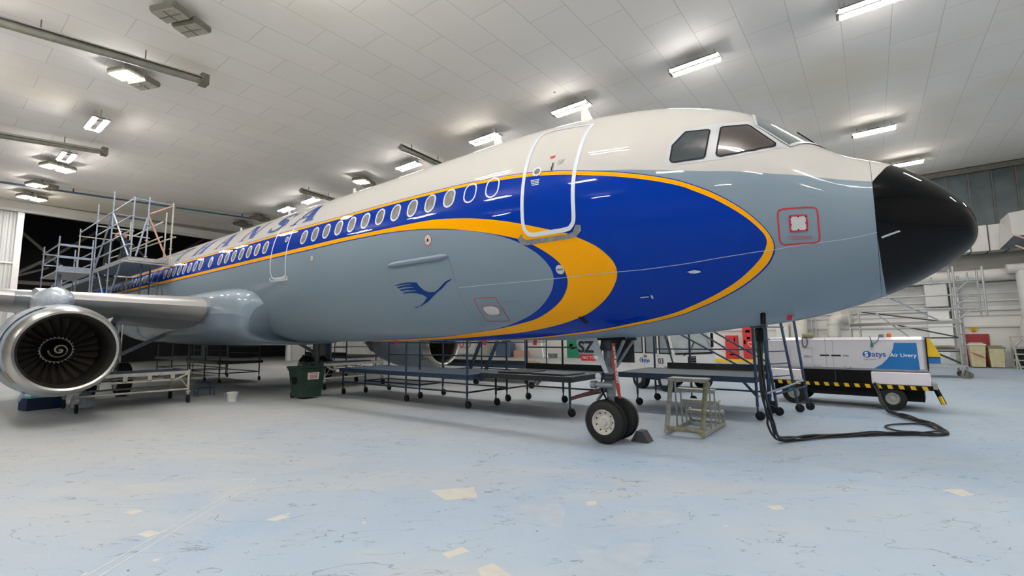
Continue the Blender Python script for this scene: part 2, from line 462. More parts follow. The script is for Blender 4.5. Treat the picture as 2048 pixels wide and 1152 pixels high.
def siding_material(name, col, per=0.3, axis=0, dark=0.75):
    """ribbed metal siding: ribs across one axis"""
    m, nt, b = new_mat(name)
    N = nt.nodes.new; L = nt.links.new
    tc = N('ShaderNodeTexCoord'); sx = N('ShaderNodeSeparateXYZ'); L(tc.outputs['Object'], sx.inputs[0])
    a = N('ShaderNodeMath'); a.operation = 'DIVIDE'; a.inputs[1].default_value = per; L(sx.outputs[axis], a.inputs[0])
    f = N('ShaderNodeMath'); f.operation = 'FRACT'; L(a.outputs[0], f.inputs[0])
    r = N('ShaderNodeValToRGB'); r.color_ramp.elements[0].position = 0.0; r.color_ramp.elements[0].color = (0, 0, 0, 1)
    r.color_ramp.elements[1].position = 0.12; r.color_ramp.elements[1].color = (1, 1, 1, 1)
    e = r.color_ramp.elements.new(0.88); e.color = (1, 1, 1, 1); e = r.color_ramp.elements.new(1.0); e.color = (0, 0, 0, 1)
    L(f.outputs[0], r.inputs['Fac'])
    n = N('ShaderNodeTexNoise'); n.inputs['Scale'].default_value = 0.9; n.inputs['Detail'].default_value = 6; L(tc.outputs['Object'], n.inputs['Vector'])
    r2 = N('ShaderNodeValToRGB'); r2.color_ramp.elements[0].position = 0.3; r2.color_ramp.elements[1].position = 0.7
    r2.color_ramp.elements[0].color = tuple(c * 0.88 for c in col[:3]) + (1,); r2.color_ramp.elements[1].color = col
    L(n.outputs['Fac'], r2.inputs['Fac'])
    L(r2.outputs['Color'], b.inputs['Base Color'])
    bp = N('ShaderNodeBump'); bp.inputs['Strength'].default_value = 1.0; bp.inputs['Distance'].default_value = 0.04
    L(r.outputs['Color'], bp.inputs['Height']); L(bp.outputs['Normal'], b.inputs['Normal'])
    b.inputs['Roughness'].default_value = 0.5
    return m

FLOOR_M = floor_material(); CEIL_M = ceiling_material()
WALL_M = mat('wall_white', lin(216, 214, 208), 0.6, var=0.07, vscale=0.7)
WALL_SHADE = mat('wall_grey_shade', lin(150, 148, 140), 0.7, var=0.12, vscale=0.8)
SID_V = siding_material('siding_vertical', lin(205, 205, 202), 0.45, 1)
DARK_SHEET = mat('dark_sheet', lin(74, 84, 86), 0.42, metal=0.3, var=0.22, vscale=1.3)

fl = MB().box(((XL + XR) / 2 - 6, (YN + YB) / 2, -0.1), (XR - XL + 12, YB - YN, 0.2)).build('floor', FLOOR_M, kind='structure')
PATCH = [
 [(-5.65, -3.88), (-5.29, -3.46), (-4.99, -3.72), (-5.24, -4.01)], [(-4.27, -5.0), (-4.22, -4.79), (-4.1, -4.81), (-4.16, -5.02)],
 [(-3.84, -5.01), (-3.79, -4.86), (-3.54, -4.93), (-3.73, -5.08)], [(-7.0, -6.5), (-7.02, -6.39), (-6.84, -6.34), (-6.82, -6.46)],
 [(-7.85, -6.41), (-7.87, -6.3), (-7.71, -6.26), (-7.7, -6.37)], [(-6.34, -5.57), (-6.35, -5.38), (-6.21, -5.37), (-6.22, -5.52)],
 [(-3.88, -3.1), (-3.8, -3.0), (-3.73, -3.09), (-3.8, -3.2)], [(-2.2, -2.04), (-2.08, -1.92), (-2.01, -2.02), (-2.1, -2.11)],
 [(-0.59, -0.16), (-0.39, 0.0), (-0.3, -0.21), (-0.43, -0.35)]]
SCUFF = [
 [(-4.46, -3.74), (-4.38, -3.56), (-4.09, -3.32), (-3.95, -3.42), (-3.7, -3.91), (-3.97, -3.87)],
 [(-3.43, -3.51), (-3.43, -3.22), (-3.16, -2.93), (-3.01, -2.73), (-2.8, -2.97), (-2.87, -3.14), (-3.05, -3.35), (-3.28, -3.48)],
 [(-3.28, -4.72), (-3.19, -4.37), (-3.47, -4.15), (-3.13, -4.12), (-3.07, -3.84), (-2.84, -3.69), (-2.79, -3.87), (-2.77, -4.36)]]
for P in PATCH: MB().prism(P, (0, 0, 0.0005), (1, 0, 0), (0, 1, 0), 0.001).build('paint_patch', M['floor_patch'], fl)
for P in SCUFF: MB().prism(P, (0, 0, 0.0005), (1, 0, 0), (0, 1, 0), 0.0006).build('worn_patch', M['floor_scuff'], fl)
for a, b in (((-7.97, -4.96), (-6.31, -6.99)), ((-7.71, -5.11), (-6.22, -6.93)), ((-9.06, -6.15), (-7.97, -4.96))):
    MB().bar((*a, 0.001), (*b, 0.001), 0.022, 0.001).build('painted_line', M['floor_line'], fl)

c = MB()
c.add([(XL, YN, zc(YN)), (XR, YN, zc(YN)), (XR, YB + .5, zc(YB + .5)), (XL, YB + .5, zc(YB + .5)), (XL, YN, zc(YN) + .3), (XR, YN, zc(YN) + .3), (XR, YB + .5, zc(YB) + .3), (XL, YB + .5, zc(YB) + .3)],
      [(0, 1, 2, 3), (4, 7, 6, 5), (0, 4, 5, 1), (1, 5, 6, 2), (2, 6, 7, 3), (3, 7, 4, 0)])
c.build('ceiling', CEIL_M, kind='structure')

# back wall, built in bands as the photo shows: white wall with ledges, grey band painting in the shade under the ducts, dark sheets on top
MB().box(((XL + XR) / 2, YB + 0.25, 3.4), (XR - XL, 0.5, 6.8)).build('wall_back', [WALL_M], kind='structure')
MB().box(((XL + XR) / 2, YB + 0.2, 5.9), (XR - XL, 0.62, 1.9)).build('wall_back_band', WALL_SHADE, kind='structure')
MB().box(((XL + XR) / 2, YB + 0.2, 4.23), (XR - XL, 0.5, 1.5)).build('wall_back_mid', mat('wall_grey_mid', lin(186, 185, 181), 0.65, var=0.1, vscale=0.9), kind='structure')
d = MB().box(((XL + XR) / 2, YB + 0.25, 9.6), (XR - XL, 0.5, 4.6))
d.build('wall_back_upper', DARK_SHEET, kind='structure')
x = XL + 1
k = 0
while x < XR:
    t = MB().box((x, YB - 0.04, 9.7), (0.05, 0.1, 3.9)); t.build('trim_%d' % (k + 10), M['truss'], kind='structure'); x += 0.98; k += 1
MB().box(((XL + XR) / 2, YB - 0.12, zc(YB) - 0.22), (XR - XL, 0.3, 0.28)).build('trim_1', M['truss'], kind='structure')
for j, (z, dp, h) in enumerate(((4.75, .16, .14), (4.2, .1, .06), (3.78, .14, .1), (3.3, .2, .16), (2.95, .1, .06), (2.3, .12, .1))):
    MB().box(((XL + XR) / 2, YB - dp / 2, z), (XR - XL, dp, h)).build('trim_%d' % (j + 2), M['duct_white'], kind='structure')
MB().box((XR + 0.25, (YN + YB) / 2, 5.6), (0.5, YB - YN, 12.0)).build('wall_right', WALL_M, kind='structure')
MB().box(((XL + XR) / 2, YN - 0.25, 5.3), (XR - XL, 0.5, 10.6)).build('wall_near', WALL_M, kind='structure')
# tail-end wall: tall opening between two white sliding doors, dark hall behind
OY0, OY1 = -4.1, 13.5
def ribbed(y0, y1, z0, z1, x, name):
    m = MB(); p = 0.42; y = y0; pr = []
    while y < y1:
        for dy, dx in ((0, 0), (0.05, 0.06), (0.3, 0.06), (0.35, 0)):
            if y + dy <= y1: pr.append((y + dy, dx))
        y += p
    pr.append((y1, 0))
    vs = []
    for yy, dx in pr: vs += [(x + dx, yy, z0), (x + dx, yy, z1), (x - 0.3, yy, z0), (x - 0.3, yy, z1)]
    fs = []
    for i in range(len(pr) - 1):
        a = i * 4; b = a + 4
        fs += [(a, b, b + 1, a + 1), (a + 2, a + 3, b + 3, b + 2), (a, a + 2, b + 2, b), (a + 1, b + 1, b + 3, a + 3)]
    e = (len(pr) - 1) * 4
    fs += [(0, 1, 3, 2), (e, e + 2, e + 3, e + 1)]
    m.add(vs, fs)
    return m.build(name, SID_V, kind='structure')
d1 = ribbed(YN, OY0, 0, 10.35, XL, 'door_1')
MB().box((XL + 0.05, OY0 - 0.08, 5.2), (0.34, 0.3, 10.4)).build('door_post', M['white_paint'], d1)
MB().box((XL + 0.1, (YN + OY0) / 2, 6.9), (0.06, OY0 - YN, 0.1)).build('door_rail', M['white_paint'], d1)
d2 = ribbed(OY1, YB, 0, 10.9, XL, 'door_2')
MB().box((XL + 0.05, OY1 + 0.08, 5.4), (0.34, 0.3, 10.8)).build('door_post', M['white_paint'], d2)
for y, a in ((17.5, 1), (21.5, -1)):
    MB().bar((XL + 0.12, y - 1.6 * a, 0.4), (XL + 0.12, y + 1.6 * a, 3.2), 0.12).build('door_brace', M['lamp_house'], d2)
MB().box((XL - 0.1, (YN + YB) / 2, 10.62), (0.6, YB - YN, 0.5)).build('wall_tail', WALL_M, kind='structure')
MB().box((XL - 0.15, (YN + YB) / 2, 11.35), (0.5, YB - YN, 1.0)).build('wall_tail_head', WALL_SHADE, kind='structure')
MB().box((XL + 0.25, (OY0 + YB) / 2 - 3, 10.30), (0.3, YB - OY0 + 6, 0.22)).build('trim_80', M['lamp_house'], kind='structure')
# dark hall beyond the opening
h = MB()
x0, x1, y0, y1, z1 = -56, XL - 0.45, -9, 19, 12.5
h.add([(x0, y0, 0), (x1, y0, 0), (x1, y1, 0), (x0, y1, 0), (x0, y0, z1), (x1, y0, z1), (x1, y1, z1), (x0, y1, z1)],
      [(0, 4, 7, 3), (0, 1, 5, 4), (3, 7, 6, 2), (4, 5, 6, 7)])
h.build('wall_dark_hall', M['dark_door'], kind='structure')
t = thing('lattice_girder', 'tan crossed steel lattice girder standing in the dark opening behind the scaffold', 'girder', (-49.5, 4.7, 0))
for (ya, za, yb, zb, r_) in ((-4.9, 11.2, -1.9, 8.2, .09), (-1.9, 8.2, 1.6, 11.6, .09), (-1.9, 8.2, -5.6, 5.2, .1), (-1.9, 8.2, 1.0, 5.2, .09), (1.0, 11.6, 4.5, 8.3, .08), (4.5, 8.3, 8.5, 11.6, .08), (4.5, 8.3, 1.0, 5.2, .08), (4.5, 8.3, 8.5, 5.2, .08), (8.5, 11.6, 11.5, 8.4, .08)):
    MB().bar((-49.5, ya, za), (-49.5, yb, zb), r_ * 2).build('diagonal_brace', M['truss'], t)
MB().box((-49.5, -1.9, 8.2), (0.12, 0.5, 0.5)).build('gusset_plate', M['truss'], t)
MB().bar((-49.5, -7, 6.2), (-49.5, 16, 6.2), 0.26).build('tie_beam', M['truss'], t)
MB().bar((-49.5, -7, 5.0), (-49.5, -2.0, 7.4), 0.14).build('diagonal_brace', M['truss'], t)
for y in (1.3, 8.6):
    MB().box((-49.5, y, 6.0), (0.3, 0.5, 12.0)).build('column', M['dark_steel'], t)
# ------------------------------------------------------------------ the airliner
FD = np.array([0.0, 0.06, 0.2, 0.45, 0.8, 1.25, 1.85, 2.3, 2.8, 3.4, 4.2, 5.2, 6.4, 8.0])
FZT = np.array([-0.9235, -0.668, -0.4386, -0.1849, 0.0667, 0.2788, 0.7792, 1.1656, 1.4199, 1.6253, 1.794, 1.9188, 1.9877, 1.9969])
FZB = np.array([-0.9236, -1.12, -1.251, -1.4316, -1.621, -1.7937, -1.9537, -2.0269, -2.0837, -2.1556, -2.1956, -2.2425, -2.2578, -2.2605])
FHW = np.array([0.0003, 0.4085, 0.6055, 0.8128, 1.042, 1.2388, 1.4762, 1.6121, 1.7273, 1.8329, 1.9147, 1.9632, 1.9779, 1.9805])
FZM = np.array([-0.9236, -0.890, -0.8048, -0.7433, -0.6621, -0.6025, -0.3723, -0.2556, -0.2169, -0.1701, -0.1108, -0.0719, -0.04, -0.0368])
FZC = 4.0882
FS = np.sqrt(FD)

def spline(xk, yk, x):
    n = len(xk); h = np.diff(xk); A = np.zeros((n, n)); b = np.zeros(n); A[0, 0] = A[-1, -1] = 1
    for i in range(1, n - 1):
        A[i, i - 1] = h[i - 1]; A[i, i] = 2 * (h[i - 1] + h[i]); A[i, i + 1] = h[i]
        b[i] = 6 * ((yk[i + 1] - yk[i]) / h[i] - (yk[i] - yk[i - 1]) / h[i - 1])
    m = np.linalg.solve(A, b)
    i = np.clip(np.searchsorted(xk, x) - 1, 0, n - 2); t = x - xk[i]; u = xk[i + 1] - x; hh = h[i]
    return (m[i] * u ** 3 + m[i + 1] * t ** 3) / (6 * hh) + (yk[i] / hh - m[i] * hh / 6) * u + (yk[i + 1] / hh - m[i + 1] * hh / 6) * t

def profile(d):
    d = np.asarray(d, float); s = np.sqrt(np.clip(d, 0, 8.0))
    zt, zb, hw, zm = (spline(FS, k, s) for k in (FZT, FZB, FHW, FZM))
    t = np.clip((d - 31.0) / 12.5, 0, 1) ** 1.6           # tail cone
    zb = zb + t * 3.0; zt = zt - t * 0.35; hw = hw * (1 - 0.86 * t); zm = zm + t * 1.3
    return zt, zb, np.maximum(hw, 0), zm

def fus(d, th, off=0.0):
    """point on the fuselage skin: d metres behind the nose, th radians from the crown down the starboard side"""
    d = np.asarray(d, float); th = np.asarray(th, float)
    def P(d, th):
        zt, zb, hw, zm = profile(np.maximum(d, 0)); c, s = np.cos(th), np.sin(th)
        z = np.where(c >= 0, zm + (zt - zm) * c, zm + (zm - zb) * c)
        return np.stack([-d, -hw * s, FZC + z], -1)
    p = P(d, th)
    if off:
        h = 1e-3
        a = P(d + h, th) - P(d - h, th); b = P(d, th + h) - P(d, th - h)
        n = np.cross(a, b); n /= np.maximum(np.linalg.norm(n, axis=-1, keepdims=True), 1e-9)
        ref = np.stack([0 * d, -np.sin(th), np.cos(th)], -1)
        n *= np.where((n * ref).sum(-1, keepdims=True) >= 0, 1, -1)
        p = p + n * off
    return p

def RM(d):
    zt, zb, hw, zm = profile(d); return (2 * hw + zt - zb) / 4

# livery outlines as (d, th)
L_O = [(13.653, 1.14), (11.246, 1.153), (9.338, 1.161), (7.772, 1.181), (6.471, 1.215), (5.588, 1.25), (4.906, 1.293), (4.457, 1.335), (3.939, 1.384), (3.449, 1.44), (3.087, 1.496), (2.862, 1.553), (2.648, 1.617), (2.446, 1.695), (2.256, 1.787), (2.113, 1.886), (2.039, 1.969), (2.019, 2.042), (2.046, 2.109), (2.123, 2.193), (2.281, 2.29), (2.503, 2.388), (2.812, 2.486), (3.149, 2.565), (3.431, 2.622), (3.993, 2.704), (4.723, 2.789), (5.545, 2.858), (6.189, 2.926), (7.353, 3.034), (8.6, 3.12)]
L_YO = [(12.76, 1.464), (12.044, 1.465), (10.957, 1.466), (9.986, 1.475), (9.114, 1.484), (8.329, 1.492), (7.783, 1.504), (7.276, 1.532), (6.658, 1.579), (6.093, 1.632), (5.583, 1.692), (4.816, 1.801), (4.588, 1.851), (4.321, 1.926), (4.154, 2.01), (4.086, 2.077), (4.086, 2.148), (4.152, 2.22), (4.306, 2.317), (4.522, 2.409), (4.825, 2.503), (5.232, 2.585), (5.713, 2.658), (6.407, 2.745), (7.117, 2.806), (8.108, 2.875), (9.042, 2.94), (9.768, 2.985), (11.2, 3.08)]
L_YI = [(12.137, 1.513), (10.941, 1.51), (9.974, 1.517), (9.104, 1.53), (8.319, 1.558), (7.776, 1.588), (7.276, 1.624), (6.669, 1.681), (6.116, 1.743), (5.69, 1.8), (5.451, 1.851), (5.211, 1.922), (5.016, 2.006), (4.935, 2.086), (4.937, 2.171), (5.032, 2.257), (5.217, 2.349), (5.509, 2.442), (5.865, 2.528), (6.175, 2.575), (6.909, 2.666), (7.913, 2.759), (8.833, 2.838), (10.366, 2.927), (12, 3.03)]
L_G = [(12.133, 1.526), (10.938, 1.522), (9.971, 1.529), (9.102, 1.54), (8.318, 1.566), (7.776, 1.595), (7.277, 1.63), (6.769, 1.673), (6.187, 1.74), (5.795, 1.804), (5.557, 1.864), (5.341, 1.94), (5.197, 2.032), (5.167, 2.117), (5.25, 2.213), (5.413, 2.302), (5.635, 2.388), (5.91, 2.469), (6.295, 2.554), (6.878, 2.65), (7.896, 2.752), (8.792, 2.822), (10.292, 2.905), (12, 3.01)]
L_W = [(0.3, 1.19), (0.6, 1.195), (0.987, 1.203), (1.249, 1.235), (1.592, 1.335), (1.896, 1.42), (2.1, 1.445), (2.262, 1.452), (2.672, 1.442), (3.104, 1.415), (3.437, 1.398), (3.941, 1.37), (5.0, 1.33), (9, 1.25), (14, 1.22)]

def ring_poly(pts, tail_th):
    c = [tuple(p) for p in catmull(pts, 5)]
    return [(46.0, tail_th), (30.0, tail_th), (20.0, tail_th), (15.5, tail_th)] + c + [(c[-1][0] + 1.5, 3.45), (46.0, 3.45)]
POLY = {'sO': ring_poly(L_O, 1.14), 'sYO': ring_poly(L_YO, 1.464), 'sYI': ring_poly(L_YI, 1.512), 'sG': ring_poly(L_G, 1.525),
        'sW': [(0.3, -0.4)] + [tuple(p) for p in catmull(L_W, 3)] + [(46, 1.22), (46, -0.4)],
        'sK': [(-0.4, 3.5), (-0.4, -0.3), (0.70, -0.3), (0.70, 0.0), (0.79, 0.6), (0.894, 0.976), (0.9855, 1.203), (0.992, 1.3), (0.992, 1.9), (0.975, 2.25), (0.955, 2.567), (0.93, 3.13), (0.93, 3.5)]}

def sdf(name, d, th):
    """signed distance (m, positive inside) in the unrolled skin"""
    poly = np.array(POLY[name]); pd, pt = poly[:, 0], poly[:, 1]
    P = np.stack([pd, pt * RM(np.maximum(pd, 0.02))], 1)
    X = np.stack([d, th * RM(d)], 1)
    best = np.full(len(X), 1e9); inside = np.zeros(len(X), bool)
    for i in range(len(P)):
        a, b = P[i], P[(i + 1) % len(P)]
        e = b - a; q = X - a
        t = np.clip((q @ e) / max(e @ e, 1e-12), 0, 1)
        best = np.minimum(best, ((q - t[:, None] * e) ** 2).sum(1))
        # parity in (d, th) so that the shape itself is exact
        a2, b2 = poly[i], poly[(i + 1) % len(P)]
        c1 = (a2[1] > th) != (b2[1] > th)
        dy = b2[1] - a2[1]
        if abs(dy) > 1e-12:
            xi = a2[0] + (th - a2[1]) / dy * (b2[0] - a2[0])
            inside ^= c1 & (d < xi)
    return np.where(inside, 1, -1) * np.sqrt(best)

def livery_material():
    m, nt, b = new_mat('airliner_livery')
    N = nt.nodes.new; L = nt.links.new
    def at(n):
        a = N('ShaderNodeAttribute'); a.attribute_name = n; return a.outputs['Fac']
    def step(src, thr):
        x = N('ShaderNodeMath'); x.operation = 'GREATER_THAN'; L(src, x.inputs[0]); x.inputs[1].default_value = thr; return x.outputs[0]
    def mixc(f, a, c):
        x = N('ShaderNodeMix'); x.data_type = 'RGBA'; L(f, x.inputs[0])
        for s, k in ((a, 6), (c, 7)):
            if hasattr(s, 'links'): L(s, x.inputs[k])
            else: x.inputs[k].default_value = s
        return x.outputs[2]
    GREY, WHITE, BLUE, YEL, BLACK = lin(124, 139, 150), lin(190, 187, 181), lin(0, 46, 144), lin(246, 166, 0), lin(4, 5, 7)
    sO, sYO, sYI, sG, sW, sK = (at(k) for k in ('sO', 'sYO', 'sYI', 'sG', 'sW', 'sK'))
    c = mixc(step(sW, 0), GREY, WHITE)
    c = mixc(step(sO, 0), c, BLUE)
    c = mixc(step(sO, 0.014), c, YEL)
    c = mixc(step(sO, 0.082), c, BLUE)
    c = mixc(step(sYO, 0), c, YEL)
    c = mixc(step(sYI, 0), c, BLUE)
    c = mixc(step(sG, 0), c, GREY)
    c = mixc(step(sK, 0), c, BLACK)
    L(c, b.inputs['Base Color'])
    b.inputs['Roughness'].default_value = 0.5
    b.inputs['Specular IOR Level'].default_value = 0.0
    b.inputs['Coat Weight'].default_value = 0.6
    b.inputs['Coat Roughness'].default_value = 0.02
    b.inputs['Coat IOR'].default_value = 1.35
    # the faint waviness of skin panels, seen only in reflections
    tc = N('ShaderNodeTexCoord'); n = N('ShaderNodeTexNoise'); n.inputs['Scale'].default_value = 1.3; n.inputs['Detail'].default_value = 2
    L(tc.outputs['Object'], n.inputs['Vector'])
    bp = N('ShaderNodeBump'); bp.inputs['Strength'].default_value = 0.11; bp.inputs['Distance'].default_value = 0.05
    L(n.outputs['Fac'], bp.inputs['Height']); L(bp.outputs['Normal'], b.inputs['Coat Normal'])
    return m
LIV = livery_material()

AIR = thing('airliner', 'big narrow-body airliner in white, blue, grey and yellow retro livery with black nose', 'airplane', (0, 0, 0))

def skin_mesh(name, ds, nth):
    th = np.linspace(0, 2 * np.pi, nth + 1)[:-1]
    DD, TT = np.meshgrid(ds, th, indexing='ij'); d = DD.ravel(); t = TT.ravel()
    X = fus(d, t)
    n = len(ds); idx = np.arange(n * nth).reshape(n, nth)
    a = idx[:-1, :].ravel(); b = np.roll(idx, -1, 1)[:-1, :].ravel(); c = np.roll(idx, -1, 1)[1:, :].ravel(); e = idx[1:, :].ravel()
    F = np.stack([a, b, c, e], 1)
    me = bpy.data.meshes.new(name)
    me.vertices.add(len(X)); me.vertices.foreach_set('co', X.astype(np.float32).ravel())
    me.loops.add(F.size); me.loops.foreach_set('vertex_index', F.astype(np.int32).ravel())
    me.polygons.add(len(F)); me.polygons.foreach_set('loop_start', np.arange(0, F.size, 4, dtype=np.int32))
    me.polygons.foreach_set('use_smooth', np.ones(len(F), bool))
    me.update(calc_edges=True)
    tm = np.where(t > np.pi, 2 * np.pi - t, t)
    for k in POLY:
        at = me.attributes.new(k, 'FLOAT', 'POINT')
        at.data.foreach_set('value', sdf(k, d, tm).astype(np.float32))
    me.materials.append(LIV)
    bm = bmesh.new(); bm.from_mesh(me); bmesh.ops.recalc_face_normals(bm, faces=bm.faces); bm.to_mesh(me); bm.free()
    # make sure the normals look outwards
    mid = me.polygons[len(me.polygons) // 2]
    ce = mid.center - Vector((mid.center.x, 0, FZC))
    if mid.normal.dot(ce) < 0: me.flip_normals()
    o = bpy.data.objects.new(name, me); COL.objects.link(o); o.parent = AIR; ORIGIN[o.name] = Vector((0, 0, 0))
    return o
FUS = skin_mesh('fuselage', np.concatenate([np.linspace(0.992, 15, 430), np.linspace(15.08, 43.4, 190)]), 288)
RAD = skin_mesh('radome', np.concatenate([np.linspace(0.0, 1.0, 70) ** 2 * 0.988]), 288)

# ---- conforming decals and ribbons
def conform(polys, name, material, off, parent, cell=0.09):
    """flat outlines in (d, th) laid on the skin"""
    bm = bmesh.new()
    for poly in polys:
        dm = float(np.mean([p[0] for p in poly])); k = 2.0
        vs = [bm.verts.new((p[0], p[1] * k, 0)) for p in poly]
        bm.faces.new(vs)
    bmesh.ops.triangulate(bm, faces=bm.faces)
    xs = [v.co.x for v in bm.verts]; ys = [v.co.y for v in bm.verts]
    for ax, lo, hi in ((0, min(xs), max(xs)), (1, min(ys), max(ys))):
        q = math.floor(lo / cell) * cell + cell
        while q < hi:
            co = [0, 0, 0]; no = [0, 0, 0]; co[ax] = q; no[ax] = 1
            bmesh.ops.bisect_plane(bm, geom=bm.verts[:] + bm.edges[:] + bm.faces[:], plane_co=co, plane_no=no)
            q += cell
    bm.verts.index_update()
    d = np.array([v.co.x for v in bm.verts]); t = np.array([v.co.y for v in bm.verts]) / 2.0
    X = fus(d, t, off)
    m = MB(); m.add(X, [tuple(v.index for v in f.verts) for f in bm.faces]); bm.free()
    o = m.build(name, material, parent, smooth=True)
    return o

def ribbon_polys(path, width, closed=False, step=0.05):
    P = np.array(path, float)
    if closed: P = np.vstack([P, P[:1]])
    rm = float(RM(np.array([P[:, 0].mean()]))[0])
    Q = P * [1, rm]
    out = [Q[0]]
    for a, b in zip(Q[:-1], Q[1:]):
        k = max(1, int(np.linalg.norm(b - a) / step))
        for j in range(1, k + 1): out.append(a + (b - a) * j / k)
    Q = np.array(out)
    if closed: Q = Q[:-1]
    n = len(Q); Lf = []; Rt = []
    for i in range(n):
        if closed: t = Q[(i + 1) % n] - Q[i - 1]
        else: t = Q[min(i + 1, n - 1)] - Q[max(i - 1, 0)]
        t = t / max(np.linalg.norm(t), 1e-9); nn = np.array([-t[1], t[0]]) * width / 2
        Lf.append((Q[i] + nn) / [1, rm]); Rt.append((Q[i] - nn) / [1, rm])
    return Lf, Rt

def ribbon(path, width, name, material, off, parent, closed=False, smooth=0, thick=0.0):
    if smooth: path = catmull(path, smooth, closed)
    Lf, Rt = ribbon_polys(path, width, closed)
    n = len(Lf)
    A = fus(np.array([p[0] for p in Lf]), np.array([p[1] for p in Lf]), off); B = fus(np.array([p[0] for p in Rt]), np.array([p[1] for p in Rt]), off)
    m = MB(); fs = []
    k = n if closed else n - 1
    for i in range(k):
        j = (i + 1) % n; fs.append((i, j, n + j, n + i))
    vs = list(A) + list(B)
    m.add(vs, fs)
    return m.build(name, material, parent, smooth=True)

def racetrack(d0, t0, wd, ht, n=10):
    """upright rounded window outline in (d, th)"""
    rm = float(RM(np.array([d0]))[0]); r = wd / 2; s = ht / 2 - r
    pts = []
    for i in range(n + 1):
        a = math.pi * i / n; pts.append((r * math.cos(a), -s - r * math.sin(a)))
    for i in range(n + 1):
        a = math.pi + math.pi * i / n; pts.append((r * math.cos(a), s - r * math.sin(a)))
    return [(d0 + x, t0 + y / rm) for x, y in pts]

WTH = 1.325
def cabin_window(d, plugged=False):
    out = racetrack(d, WTH, 0.30, 0.40); inn = racetrack(d, WTH, 0.235, 0.335)
    if plugged:
        return ribbon(racetrack(d, WTH, 0.285, 0.385), 0.03, 'plugged_window', M['rim_white'], 0.004, AIR, closed=True)
    n = len(out); f = lambda P, o: fus(np.array([p[0] for p in P]), np.array([p[1] for p in P]), o)
    A, B, C_, D_ = f(out, 0.001), f(out, 0.012), f(inn, 0.012), f(inn, 0.003)
    m = MB(); vs = list(A) + list(B) + list(C_) + list(D_); fs = []
    for i in range(n):
        j = (i + 1) % n
        for k in range(3): fs.append((k * n + i, k * n + j, (k + 1) * n + j, (k + 1) * n + i))
    m.add(vs, fs)
    o = m.build('window_frame', M['rim_white'], AIR, smooth=True)
    conform([inn], 'window_pane', M['pane'], 0.0035, o, 0.2)
    return o
for i in (0, 1): cabin_window(6.25 + .533 * i, True)
for i in list(range(2, 13)) + list(range(16, 23)): cabin_window(6.25 + .533 * i)
cabin_window(18.76)
for i in range(8): cabin_window(19.62 + .533 * i)
for i in range(14): cabin_window(25.3 + .533 * i)

